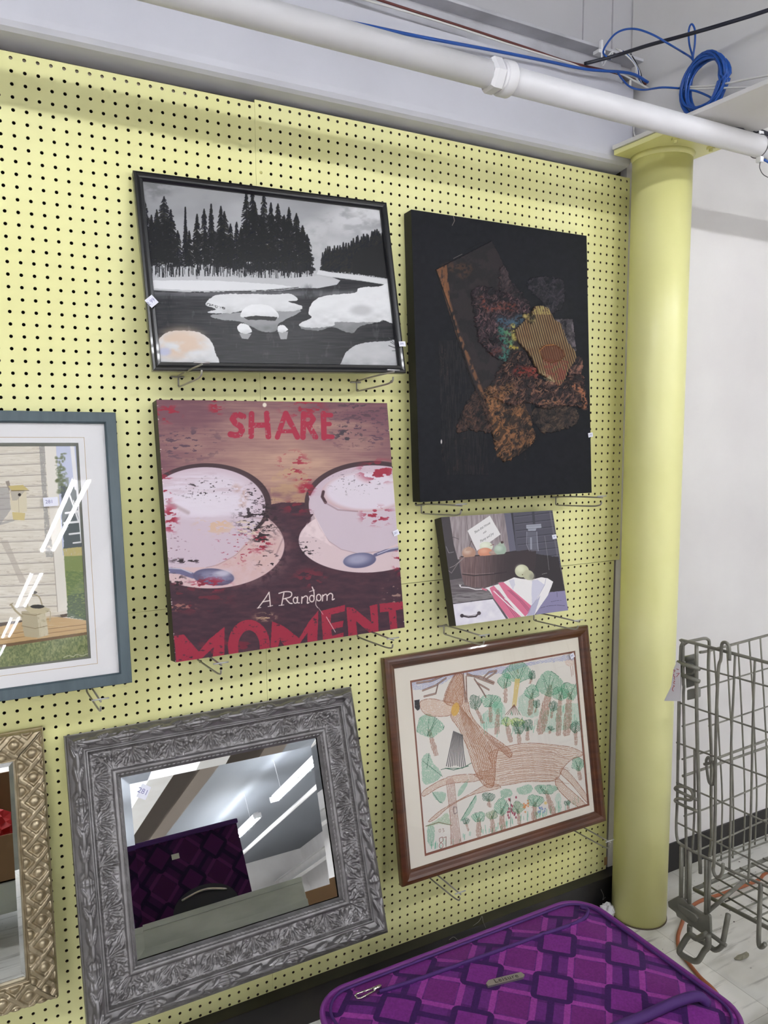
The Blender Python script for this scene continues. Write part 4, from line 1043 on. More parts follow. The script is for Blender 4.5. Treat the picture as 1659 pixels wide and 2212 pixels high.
# towel
a.poly([(560, 830), (700, 790), (830, 730), (900, 745), (1000, 750), (1090, 730), (1150, 740), (1200, 772), (1150, 900), (1080, 1000), (1020, 1090), (940, 1105), (830, 1120), (780, 1122), (600, 860)], (228, 224, 224), wob=3)
a.line([(315, 800), (330, 822), (400, 826), (470, 845), (560, 840)], 8, (220, 214, 216)); a.line([(330, 800), (318, 815)], 6, (220, 214, 216)); a.poly([(525, 828), (580, 845), (570, 858), (530, 845)], (196, 110, 130))
PKK = (205, 108, 136)
a.poly([(600, 830), (640, 808), (900, 1105), (785, 1122), (640, 930)], PKK); a.poly([(680, 782), (730, 775), (995, 1000), (975, 1060), (935, 1098), (770, 920)], PKK)
for d_ in (0, 13, 26): a.line([(655 + d_, 850), (760 + d_ * 1.3, 990), (845 + d_ * 1.4, 1112)], 3, (90, 50, 80)); a.line([(770 + d_, 850), (880 + d_, 950), (962 + d_ * .8, 1048 - d_ * .4)], 3, (90, 50, 80))
a.line([(640, 860), (770, 985), (905, 1100)], 9, (232, 226, 228)); a.line([(740, 930), (840, 1000), (925, 1095)], 5, (236, 230, 232))
a.poly([(1000, 760), (1050, 750), (1120, 800), (1060, 900), (1000, 1000), (995, 880)], (186, 184, 206), alpha=.7, wob=6); a.poly([(990, 1000), (1080, 900), (1020, 1090), (945, 1104)], (150, 148, 180), alpha=.7, wob=6); a.line([(1130, 745), (1120, 800), (1060, 910), (1000, 1000)], 4, (160, 156, 180)); a.poly([(780, 760), (830, 745), (840, 800), (820, 850)], (190, 188, 206), alpha=.6, wob=8)
a.ell(905, 670, 66, 60, (188, 188, 158), edge=.05); a.ell(965, 708, 54, 46, (180, 178, 150), ang=.4, edge=.05); a.ell(890, 650, 38, 34, (214, 214, 190), alpha=.9, edge=.7); a.ell(1000, 725, 26, 30, (140, 136, 124), alpha=.7, edge=.6); a.ell(910, 705, 6, 5, (110, 90, 70))
a.mesh('canvas_face', paint_mat('matte_print_small', .5, spec=.3, weave=(900, .12)), r4, dy=-.0004)
bm = bmesh.new(); box(bm, 0, W, 0, .036, 0, H, .001); obj('stretcher', bm, mat('grey_brown_edge', rgb(46, 40, 42), .55), r4)
sticker(r4, Mp, 1197.5, 1159.5, .016, .0125, D(5), -.0012, '.99')

# =================================================================== 5. CRAYON DEER DRAWING
Mk = pose(.345, -1.985, -.124, D(9.4), D(-.2), D(.1)); W, H = .738, .614
M_WOOD = mat('walnut_frame', rgb(92, 52, 30), .3, coat=.4, noise=(14, rgb(58, 32, 22), .35, .75, (.4, .4, 3)))
r5 = thing('framed_drawing', 'crayon drawing of a brown deer in woods, wide mat, walnut frame', 'picture', M=Mk)
bm = bmesh.new(); frame_ring(bm, W, H, [(.001, .026), (0, .010), (.002, .004), (.008, .001), (.013, .0), (.020, .002), (.026, .007), (.030, .009), (.033, .012), (.035, .016), (.0355, .020), (.038, .024)])
obj('frame', bm, M_WOOD, r5)
M_INNER = mat('dark_frame_lip', rgb(36, 20, 16), .4)
def wrect(M, pts, y=0.0):
    P = [plane_uv(M, x, z_, y) for x, z_ in pts]
    return (np.mean([P[0][0], P[3][0]]), np.mean([P[1][0], P[2][0]]), np.mean([P[2][1], P[3][1]]), np.mean([P[0][1], P[1][1]]))
iw = wrect(Mk, [(885.5, 1469.4), (1242.4, 1406.5), (1273.7, 1740), (917.4, 1849.6)], .018)
M_MAT = mat('cream_mat_board', rgb(226, 220, 208), .8)
M_MAT2 = mat('brown_mat_board', rgb(132, 84, 66), .8)
bm = bmesh.new(); ringplate(bm, (.020, W - .020, .020, H - .020), iw, .0175, .0015); obj('mat_board', bm, M_MAT, r5)
iw2 = (iw[0] + .006, iw[1] - .006, iw[2] + .006, iw[3] - .006)
bm = bmesh.new(); ringplate(bm, (iw[0] - .01, iw[1] + .01, iw[2] - .01, iw[3] + .01), iw2, .0192, .001); o_ = obj('inner_mat', bm, M_MAT2, r5); o_['label'] = 'thin brown inner mat'
s = 3.130
x0, x1, z0, z1 = iw2[0] - .004, iw2[1] + .004, iw2[2] - .004, iw2[3] + .004
a = Art(Mk, x0, z0, x1 - x0, z1 - z0, 760, 620, y=.0208, off=(820, 1340), sc=s, base=(226, 222, 216))
def scrib(pts, w, col, n=1, al=.75, seed=0):
    a.line(pts, w, col, alpha=al, soft=1.2, tex=(7, 7, .12, .5), seed=seed)
def hatch(pts, col, ang, step=9, w=4.5, al=.75, seed=0):
    """crayon hatching clipped to a shape"""
    sl = a.bb(pts, 6)
    if sl is None: return
    pts = rnd(pts, 3)
    m = a.pmask(pts, sl, 12, seed)
    X, Y = a.A[sl], a.B[sl]; c, n_ = math.cos(ang), math.sin(ang)
    q = X * n_ - Y * c; q = q + (fbm(X / 40, Y / 40, seed, 3) - .5) * 14
    st = .5 + .5 * np.sin(q * 2 * math.pi / step)
    k = m * al * (sstep(.15, .8, st) * .88 + .12) * sstep(.1, .5, fbm(X / 6, Y / 6, seed + 1, 3))
    a.put(sl, k, col)
GR = (74, 158, 118); GD = (52, 96, 76); BRN = (150, 98, 76); BRL = (190, 146, 120); OUT = (140, 84, 62)
def tree(x, top, cw, ch, bot, tw=16, lean=0, g=GR, seed=0, dark=True):
    cy_ = top + ch / 2
    tx = x + lean
    hatch([(x - tw / 2, cy_ + ch * .2), (x + tw / 2, cy_ + ch * .2), (tx + tw * .8, bot), (tx - tw * .8, bot)], BRN, math.pi / 2, 7, al=.95, seed=seed)
    P = [(x + cw / 2 * math.cos(t) * (1 + .15 * math.sin(3 * t + seed)), cy_ + ch / 2 * math.sin(t) * (1 + .12 * math.cos(4 * t + seed))) for t in np.linspace(0, 2 * math.pi, 18)[:-1]]
    hatch(P, g, .6 + seed * .7, 8.5, al=.85, seed=seed)
    if dark:
        q = random.Random(seed)
        for k in range(4):
            a.line([(x + q.uniform(-.1, .1) * cw, cy_ + ch * .45), (x + q.uniform(-.4, .4) * cw, top + q.uniform(.0, .4) * ch)], 2.6, GD, alpha=.8)
        for k in range(int(len(P) * .7)):
            j = q.randrange(len(P)); scrib([P[j], P[(j + 1) % len(P)]], 3, GD, al=.6, seed=j)
# sky
hatch([(215, 410), (430, 372), (840, 310), (1040, 280), (1325, 225), (1325, 265), (1100, 290), (1000, 310), (820, 360), (640, 372), (520, 372), (400, 440), (230, 470)], (150, 158, 206), -.35, 9, al=.85, seed=3)
# grass tufts
for k in range(150):
    q = random.Random(k + 40); x = q.choice([q.uniform(310, 1250), q.uniform(700, 1370)])
    if q.random() < .5: y = 1555 - (x - 310) * .31 + q.uniform(-10, 25)
    else: x = q.uniform(690, 1370); y = q.uniform(640, 800) - (x - 690) * .05
    a.line([(x, y), (x + q.uniform(-4, 4), y - q.uniform(20, 45))], q.uniform(3, 6), (104, 178, 148), alpha=.6, soft=1.5)
hatch([(690, 640), (830, 560), (840, 700), (700, 730)], (110, 180, 150), 1.4, 7, al=.6, seed=9); hatch([(940, 520), (1000, 500), (1060, 560), (1070, 650), (960, 640)], (110, 180, 150), 1.4, 7, al=.6, seed=10); hatch([(1110, 620), (1350, 560), (1360, 700), (1100, 760)], (110, 180, 150), 1.5, 8, al=.55, seed=11)
hatch([(820, 1150), (880, 1140), (900, 1180), (830, 1200)], GR, 1.3, 6, seed=4); hatch([(925, 1140), (1020, 1110), (1030, 1160), (960, 1180)], GR, 1.3, 6, seed=5)
# trees
tree(335, 640, 180, 150, 905, 22, 45, seed=1)
tree(645, 505, 80, 100, 690, 15, 50, GD, 2); tree(750, 500, 130, 90, 680, 16, 0, seed=3); tree(800, 545, 70, 90, 760, 20, -8, (96, 176, 140), 4, False)
tree(848, 360, 90, 100, 550, 16, 4, seed=5); tree(935, 285, 200, 130, 330, 4, 0, seed=6)
a.poly([(915, 395), (950, 395), (935, 500), (925, 580), (895, 580), (905, 500)], (214, 190, 120), alpha=.85, wob=4, tex=(8, 8, .1, .4))
for dx in (-60, -45, -28, -10, 8, 25, 42): a.line([(910, 570), (910 + dx, 640)], 3, (120, 80, 64))
tree(860, 655, 80, 60, 815, 20, 25, (150, 190, 80), 7); tree(930, 660, 90, 60, 720, 4, 0, (170, 200, 90), 8); tree(940, 680, 80, 90, 830, 17, 4, GD, 9); tree(1003, 670, 70, 80, 805, 14, -4, GD, 10)
tree(1030, 340, 50, 60, 425, 10, -12, GD, 11); tree(1030, 440, 100, 90, 630, 22, -12, seed=12)
tree(1150, 350, 190, 160, 745, 38, -60, seed=13); tree(1220, 450, 110, 90, 770, 22, -12, seed=14); tree(1285, 420, 120, 120, 765, 30, -20, seed=15)
tree(1062, 535, 46, 60, 620, 8, -10, GD, 16); tree(1175, 545, 60, 70, 655, 11, -14, GD, 17); tree(1325, 680, 66, 80, 835, 14, 2, GD, 18); tree(1155, 715, 50, 30, 765, 8, -8, GD, 19)
hatch([(1255, 275), (1300, 260), (1310, 300), (1270, 310)], (200, 150, 130), .5, 7, al=.5); a.line([(1290, 310), (1300, 380)], 2.5, (160, 110, 90)); a.line([(1305, 310), (1308, 370)], 2.5, (160, 110, 90))
tree(1340, 925, 90, 90, 1075, 16, 15, seed=20)
# bottom row
tree(735, 1165, 90, 60, 1260, 16, 10, GD, 21); tree(585, 1335, 46, 44, 1420, 8, 15, GD, 22); tree(670, 1295, 90, 70, 1455, 22, 0, GR, 23); tree(760, 1285, 80, 60, 1430, 18, 5, (110, 140, 90), 24)
tree(825, 1205, 100, 110, 1410, 24, 8, GR, 25); tree(935, 1225, 80, 80, 1375, 14, 10, (90, 140, 90), 26); tree(1050, 1180, 110, 80, 1345, 22, -6, GR, 27); tree(1125, 1110, 150, 66, 1300, 24, 50, GR, 28); tree(1270, 1218, 44, 34, 1275, 9, 6, GD, 29)
for k in range(16):
    q = random.Random(k); x = q.uniform(860, 925); y = q.uniform(1195, 1340); a.ell(x, y, 6, 9, (150, 60, 80), alpha=.8, edge=.3)
a.line([(885, 1200), (886, 1395)], 3, (60, 110, 90)); 
for k in range(12):
    q = random.Random(k + 70); a.ell(q.uniform(970, 1010), q.uniform(1210, 1300), 6, 7, (214, 140, 90), alpha=.8, edge=.4); a.ell(q.uniform(1075, 1120), q.uniform(1260, 1300), 6, 6, (120, 140, 190), alpha=.7, edge=.4)
a.ell(1122, 1235, 10, 10, (226, 196, 120), alpha=.8, edge=.4); hatch([(1190, 1180), (1225, 1180), (1220, 1290), (1195, 1290)], (120, 190, 160), 1.2, 8, al=.5)
# left fir pieces
hatch([(285, 940), (330, 900), (360, 960), (420, 1050), (330, 1110), (290, 1080)], GR, 1.2, 7, seed=31); a.line([(290, 950), (380, 1020), (425, 1055)], 3, GD); a.line([(335, 900), (320, 1000)], 3, GD)
hatch([(355, 1160), (440, 1165), (445, 1195), (420, 1235), (380, 1210)], GR, .5, 6, seed=32); a.line([(358, 1162), (400, 1225), (425, 1235)], 3, GD)
hatch([(540, 1140), (590, 1080), (600, 1090), (560, 1170), (530, 1190)], GR, -.8, 6, seed=33); hatch([(545, 1360), (600, 1260), (650, 1180), (650, 1230), (600, 1320)], GR, -.9, 6, seed=34); a.line([(550, 1350), (650, 1185)], 3, GD)
hatch([(315, 1390), (400, 1340), (450, 1300), (470, 1330), (480, 1385), (400, 1375), (350, 1392)], (120, 170, 120), -.4, 6, seed=35); hatch([(325, 1400), (370, 1400), (365, 1520), (330, 1510)], GR, 1.5, 7, seed=36); a.line([(312, 1392), (400, 1366), (490, 1386)], 4, (104, 84, 50))
a.line([(415, 1010), (450, 1000), (560, 1000), (620, 965)], 4, GD)
# log and stump
hatch([(455, 1080), (500, 1080), (520, 1300), (545, 1480), (550, 1510), (480, 1520), (480, 1400), (470, 1250)], (176, 136, 124), 1.5, 7, al=.9, seed=40); a.line([(450, 1090), (475, 1300), (486, 1515)], 3, OUT, alpha=.7); a.line([(505, 1090), (525, 1300), (552, 1505)], 3, OUT, alpha=.7)
a.line([(500, 1262), (520, 1262), (524, 1300), (506, 1310), (498, 1280), (502, 1262)], 3, (90, 80, 84)); 
# deer: legs, body, neck, head
def limb(P, col=BRL, ang=0.4, seed=0, st=9, al=.75):
    hatch(P, col, ang, st, al=al, seed=seed); P2 = rnd(P, 3); P2 = P2 + [P2[0]]
    for k in range(len(P2) - 1): scrib([P2[k], P2[k + 1]], 4, OUT, al=.75, seed=k)
limb([(300, 1150), (460, 1060), (620, 1040), (700, 1060), (640, 1090), (500, 1100), (400, 1130), (300, 1190)], ang=-.3, seed=41)
limb([(330, 1360), (420, 1280), (600, 1180), (700, 1120), (760, 1100), (820, 1130), (700, 1160), (600, 1190), (470, 1260), (380, 1340)], ang=-.45, seed=42)
limb([(1200, 1060), (1260, 1120), (1390, 1240), (1340, 1260), (1240, 1180), (1190, 1110)], ang=.8, seed=43); limb([(1240, 1000), (1300, 1050), (1405, 1190), (1400, 1230), (1300, 1110), (1220, 1030)], ang=.8, seed=44)
limb([(870, 850), (1020, 830), (1200, 845), (1300, 860), (1380, 905), (1300, 940), (1240, 1000), (1210, 1060), (1150, 1090), (1000, 1090), (880, 1110), (760, 1120), (700, 1080), (640, 1040), (760, 1000), (740, 900)], ang=-.12, seed=45, st=12, al=.7)
for k in range(16):
    q = random.Random(k + 5); y = 860 + k * 15; a.line(smooth_path([(760 + q.uniform(0, 100), y + 30), (950, y + q.uniform(-8, 8)), (1150, y - 5 + q.uniform(-8, 10)), (1230 + q.uniform(-40, 60), y + 20)], 5), 3, (150, 100, 78), alpha=.6)
limb([(500, 375), (560, 365), (575, 460), (600, 560), (620, 640), (700, 740), (880, 870), (880, 930), (800, 880), (780, 1060), (760, 1130), (700, 1110), (640, 1010), (600, 880), (540, 740), (480, 650), (500, 560), (430, 545)], (172, 120, 90), 1.1, 46, 10, .85)
for k in range(10):
    a.line(smooth_path([(530 + k * 8, 560 + k * 10), (580 + k * 10, 740), (640 + k * 14, 900), (690 + k * 10, 1080)], 5), 4, (150, 98, 70), alpha=.7)
for k in range(7): a.line([(700 + k * 22, 760 + k * 14), (780 + k * 18, 850 + k * 12)], 3, OUT, alpha=.7); a.line([(760 + k * 8, 780 + k * 12), (700 + k * 14, 880 + k * 8)], 2.5, OUT, alpha=.6)
limb([(275, 550), (340, 530), (430, 545), (500, 560), (520, 590), (480, 640), (400, 650), (320, 640), (280, 600)], (198, 152, 124), .3, 47, 9, .8)
limb([(440, 540), (510, 370), (560, 370), (560, 560), (500, 580)], (172, 120, 90), 1.3, 48, 8, .8)
a.ell(512, 602, 26, 46, (216, 172, 84), ang=.25, alpha=.9, edge=.12, tex=(7, 7, .0, .4))
a.poly([(235, 540), (270, 535), (272, 600), (255, 612), (237, 590)], (52, 52, 56), wob=5, tex=(7, 4, .1, .3))
# beard-like black strokes
for k in range(11):
    t = k / 10; a.line(smooth_path([(500 + t * 60, 750 + t * 25), (475 + t * 90, 870), (452 + t * 128, 985 + 6 * math.sin(k))], 4), 5.5, (66, 64, 70), alpha=.9)
a.line([(445, 1000), (500, 1012), (600, 985)], 5, GD)
# antlers
for P in ([(590, 372), (680, 380), (775, 420)], [(590, 360), (690, 400), (770, 430)], [(640, 395), (690, 470), (718, 518)], [(655, 420), (740, 470)], [(700, 390), (740, 350), (792, 340)], [(715, 400), (790, 348)], [(430, 375), (350, 410), (250, 425)], [(450, 390), (380, 440), (290, 475)], [(395, 430), (380, 495), (300, 515)], [(585, 380), (590, 550)], [(566, 360), (580, 550)]):
    a.line(P, 9, (176, 140, 126), alpha=.85, soft=1.5); a.line([(x, y - 5) for x, y in P], 3, (84, 66, 62), alpha=.85); a.line([(x, y + 5) for x, y in P], 3, (84, 66, 62), alpha=.85)
# the pencilled marks at the lower left
def wk(p, w=4): a.line(smooth_path(p, 4) if len(p) > 2 else p, w, (140, 96, 84), alpha=.9)
wk([(425, 1465), (405, 1475), (408, 1500), (425, 1510), (428, 1530), (412, 1542), (402, 1525), (412, 1505), (428, 1490), (425, 1465)]); wk([(432, 1470), (450, 1464)]); wk([(450, 1464), (449, 1530)])
wk([(402, 1415), (412, 1412), (412, 1430), (402, 1430), (402, 1415)], 2.5); wk([(424, 1408), (434, 1410), (428, 1418), (438, 1424), (428, 1432)], 2.5)
a.mesh('drawing', paint_mat('crayon_paper', .75, spec=.2), r5)
M_GLASS = glass_mat('picture_glass')
bm = bmesh.new(); box(bm, .030, W - .030, .0145, .0165, .030, H - .030); obj('glass', bm, M_GLASS, r5)
sticker(r5, Mk, 1236, 1416.5, .017, .015, D(18), .0138, '.99')

# =================================================================== 6. GREEN-GREY FRAMED PRINT
Mg = pose(-.939, -1.299, -.136, D(10.0), D(.47), D(-.58)); W, H = .600, .591
r6 = thing('framed_print', 'print of a white clapboard barn with birdhouse and watering can, green-grey frame', 'picture', M=Mg)
M_GF = mat('green_grey_frame', rgb(66, 82, 90), .35, noise=(40, rgb(54, 70, 78), .4, .7, (1, 1, .2)))
bm = bmesh.new(); frame_ring(bm, W, H, [(.001, .028), (0, .001), (.001, 0), (.021, 0), (.0225, .001), (.0225, .004), (.0240, .006), (.0240, .020)])
obj('frame', bm, M_GF, r6)
def corner_w(M, tr, br, y):
    P = plane_uv(M, tr[0], tr[1], y); Q = plane_uv(M, br[0], br[1], y)
    return (P[0] + Q[0]) / 2, Q[1], P[1]
z3 = lambda p, q: (p / 3.03, 870 + q / 3.03)
xr, zb_, zt = corner_w(Mg, z3(512, 262), z3(597, 1672), .012)
M_MATW = mat('white_mat_board', rgb(226, 226, 230), .8); M_MATG = mat('olive_grey_mat', rgb(104, 106, 98), .8); M_LINE = mat('gold_mat_line', rgb(176, 150, 110), .6)
iw = (W - xr, xr, zb_, zt)
bm = bmesh.new(); ringplate(bm, (.012, W - .012, .012, H - .012), iw, .0120, .0016); obj('mat_board', bm, M_MATW, r6)
xl_, zl_, zlt = corner_w(Mg, z3(551, 226), z3(640, 1707), .012)
bm = bmesh.new(); ringplate(bm, (W - xl_, xl_, zl_, zlt), (W - xl_ + .0009, xl_ - .0009, zl_ + .0009, zlt - .0009), .0117, .0004); o_ = obj('mat_line', bm, M_LINE, r6); o_['label'] = 'thin gold line on the mat'
xi, zi, zit = corner_w(Mg, z3(495, 283), z3(580, 1660), .014)
bm = bmesh.new(); ringplate(bm, (iw[0] - .01, iw[1] + .01, iw[2] - .01, iw[3] + .01), (W - xi, xi, zi, zit), .0138, .0014); o_ = obj('inner_mat', bm, M_MATG, r6); o_['label'] = 'thin dark olive inner mat'
x0 = W - xi - .004; x1 = xi + .004; z0 = zi - .004; z1 = zit + .004
a = Art(Mg, x0, z0, x1 - x0, z1 - z0, 560, 640, y=.0155, off=(0, 870), sc=3.03, base=(222, 216, 202))
A, B_ = a.A, a.B
g = fbm(A / 60, B_ / 6, 3, 4)[..., None]; a.c[:] = (np.array([228, 224, 214]) * (1 - g) + np.array([206, 198, 184]) * g) / 255
for k in range(-1, 18):
    y = 335 + k * 72
    a.line([(-900, y + 60), (0, y + 4), (300, y - 8), (380, y - 12)], 4, (128, 120, 112), alpha=.8); a.line([(-900, y + 54), (0, y - 2), (300, y - 14), (380, y - 18)], 8, (190, 184, 176), alpha=.5, soft=4)
    a.line([(-900, y + 40), (0, y - 18), (340, y - 28)], 34, (150, 136, 120), alpha=.35, soft=6, tex=(50, 5, .62, .7), seed=k + 3)
a.poly([(-200, 560), (60, 555), (70, 700), (0, 800), (-200, 860)], (150, 148, 150), alpha=.6, wob=6)
a.poly([(255, 280), (292, 280), (312, 700), (350, 1010), (300, 1010), (285, 700)], (150, 148, 146), alpha=.75, wob=5, tex=(10, 10, .1, .5))
a.poly([(0, 900), (50, 900), (130, 1090), (180, 1180), (130, 1180), (60, 1020)], (170, 160, 150), alpha=.5)
# corner post, far landscape
a.poly([(292, 280), (365, 280), (400, 700), (440, 1355), (378, 1370), (350, 1000), (318, 640)], (226, 222, 214), wob=3); a.line([(348, 960), (378, 1368)], 5, (150, 140, 128), alpha=.7)
a.poly([(365, 270), (470, 270), (600, 270), (620, 1010), (412, 1000)], (196, 202, 226)); 
for k in range(40):
    q = random.Random(k + 9); a.ell(385 + q.uniform(-18, 40), 330 + q.uniform(0, 260), q.uniform(5, 16), q.uniform(4, 12), (96, 104, 70), alpha=.7, edge=.6)
a.poly([(400, 540), (530, 560), (560, 940), (418, 960), (405, 800)], (84, 92, 96), wob=16); a.poly([(365, 400), (420, 420), (470, 560), (400, 600), (378, 560)], (110, 120, 90), alpha=.6, wob=30, tex=(10, 10, .3, .6))
a.poly([(412, 955), (560, 940), (560, 1010), (420, 1010)], (188, 176, 120), wob=4, tex=(8, 20, 0, .4)); a.poly([(418, 1005), (560, 1000), (600, 1440), (445, 1370)], (128, 142, 88), wob=3, tex=(20, 8, -.2, .3)); a.poly([(430, 1100), (575, 1110), (590, 1330), (440, 1250)], (98, 120, 80), alpha=.7, tex=(14, 6, .3, .6)); a.poly([(440, 1260), (590, 1240), (600, 1440), (440, 1400)], (78, 96, 76), alpha=.85, wob=12, tex=(14, 6, .2, .5))
for p, w in (([(505, 560), (535, 900)], 16), ([(455, 600), (515, 780)], 10), ([(430, 722), (520, 710)], 14), ([(420, 788), (520, 778)], 14), ([(455, 860), (525, 852)], 12), ([(480, 918), (530, 912)], 10), ([(470, 270), (500, 560)], 26), ([(480, 640), (520, 760)], 6)): a.line(p, w, (232, 232, 236), soft=1.5)
# birdhouse
a.poly([(35, 515), (60, 510), (70, 560), (60, 580)], (150, 140, 130)); a.poly([(62, 555), (172, 575), (178, 712), (120, 722), (72, 700)], (212, 204, 180)); a.line([(120, 575), (124, 716)], 3, (170, 160, 140)); a.poly([(62, 555), (110, 545), (165, 575), (110, 640), (80, 640)], (160, 154, 150), alpha=.6)
a.poly([(52, 545), (150, 538), (188, 570), (75, 574)], (196, 180, 120)); a.line([(75, 576), (188, 574)], 5, (120, 104, 70)); a.ell(128, 602, 10, 10, (44, 36, 34)); a.poly([(80, 715), (165, 722), (160, 770), (85, 765)], (204, 188, 134)); a.poly([(-60, 800), (75, 765), (100, 772), (0, 802)], (150, 146, 146), alpha=.6)
# boardwalk, watering can, grass
a.poly([(-900, 1520), (0, 1440), (0, 1440), (300, 1400), (440, 1380), (440, 1400), (0, 1475), (-900, 1560)], (84, 72, 62), wob=3)
a.poly([(-900, 1540), (0, 1465), (330, 1395), (570, 1425), (570, 1500), (0, 1585), (-900, 1680)], (190, 160, 116), wob=3, tex=(120, 6, -.1, .4)); a.line([(-900, 1600), (0, 1520), (565, 1450)], 4, (120, 92, 64), alpha=.8); a.line([(-900, 1640), (0, 1552), (568, 1475)], 4, (120, 92, 64), alpha=.7); a.poly([(-900, 1680), (0, 1582), (570, 1500), (572, 1520), (0, 1605), (-900, 1700)], (112, 88, 62))
sl, m_ = a.poly([(-900, 1700), (0, 1603), (572, 1518), (600, 1700), (0, 1780), (-900, 1900)], (108, 122, 78)); g = fbm(a.A[sl] / 8, a.B[sl] / 12, 3, 4)[..., None]; a.put(sl, m_, (np.array([72, 88, 58]) * (1 - g) + np.array([168, 172, 124]) * g) / 255)
a.poly([(-900, 1430), (0, 1380), (380, 1370), (400, 1400), (0, 1440), (-900, 1500)], (206, 198, 182), alpha=.6)
CAN = (176, 166, 140)
a.poly([(140, 1365), (290, 1355), (318, 1520), (250, 1540), (160, 1530), (145, 1450)], CAN, wob=4, tex=(30, 20, -.2, .3)); a.poly([(240, 1370), (300, 1365), (318, 1520), (260, 1535)], (206, 200, 176), alpha=.7, tex=(10, 20, .2, .5)); a.line([(142, 1460), (230, 1478), (310, 1460)], 4, (130, 118, 92)); a.line([(145, 1380), (230, 1392), (325, 1362)], 5, (140, 128, 100)); a.poly([(160, 1345), (230, 1318), (300, 1340), (330, 1350), (290, 1380), (200, 1380)], (190, 180, 150)); a.ell(245, 1334, 46, 13, (56, 54, 52))
a.line(smooth_path([(180, 1340), (180, 1280), (215, 1256), (255, 1270), (275, 1320)], 5), 8, (158, 146, 118)); a.line([(145, 1400), (100, 1360), (72, 1320)], 13, (166, 154, 126)); a.line([(64, 1325), (84, 1312)], 6, (150, 138, 112)); a.line(smooth_path([(300, 1360), (330, 1370), (325, 1430)], 4), 6, (176, 166, 140)); a.ell(222, 1242, 22, 10, (92, 88, 84))
a.line(smooth_path([(415, 1668), (450, 1655), (480, 1662), (500, 1648), (540, 1655), (575, 1642)], 4), 3, (214, 210, 190), alpha=.9)
a.mesh('art_print', paint_mat('watercolour_paper', .7, spec=.25), r6)
bm = bmesh.new(); box(bm, .020, W - .020, .0085, .0105, .020, H - .020); obj('glass', bm, M_GLASS, r6)
px_, py_ = z3(332, 648); sticker(r6, Mg, px_, py_, .029, .019, D(2), .0080, '281')

# =================================================================== 7. SILVER ORNATE MIRROR
Mm = pose(-.473, -2.002, -.250, .340, .018, -.011); W, H, MG, GDp = .710, .608, .112, .025
r7 = thing('ornate_mirror', 'mirror with sloping glass edges in a wide pewter-grey leaf-ornament frame', 'mirror', M=Mm)
def silver_mat(name, c1, c2, rough, metal):
    m = bpy.data.materials.new(name); m.use_nodes = True; nt = m.node_tree; b = nt.nodes['Principled BSDF']
    tc = nt.nodes.new('ShaderNodeTexCoord'); n = nt.nodes.new('ShaderNodeTexNoise'); n.inputs['Scale'].default_value = 30
    nt.links.new(tc.outputs['Object'], n.inputs[0])
    r = nt.nodes.new('ShaderNodeValToRGB'); r.color_ramp.elements[0].position = .35; r.color_ramp.elements[0].color = c1; r.color_ramp.elements[1].position = .7; r.color_ramp.elements[1].color = c2
    nt.links.new(n.outputs['Fac'], r.inputs[0]); nt.links.new(r.outputs[0], b.inputs['Base Color'])
    b.inputs['Roughness'].default_value = rough; b.inputs['Metallic'].default_value = metal
    return m
M_SIL = silver_mat('pewter_leaf_paint', rgb(112, 109, 109), rgb(134, 131, 132), .36, .6)
def leaf(s_, t_, cs, ct, L_, Wd, ang, hgt, vein=True):
    c, n = math.cos(ang), math.sin(ang); X = ((s_ - cs) * c + (t_ - ct) * n) / L_; Y = (-(s_ - cs) * n + (t_ - ct) * c) / Wd
    wid = np.clip(1 - X * X, 0, 1) ** .8; m = (np.abs(X) < 1) & (np.abs(Y) < wid)
    f = np.where(m, (1 - (np.abs(Y) / (wid + 1e-6)) ** 2) ** .5 * (.55 + .45 * (1 - X * X)), 0)
    if vein: f = f * (1 - .35 * np.exp(-(Y / .10) ** 2))
    return f * hgt
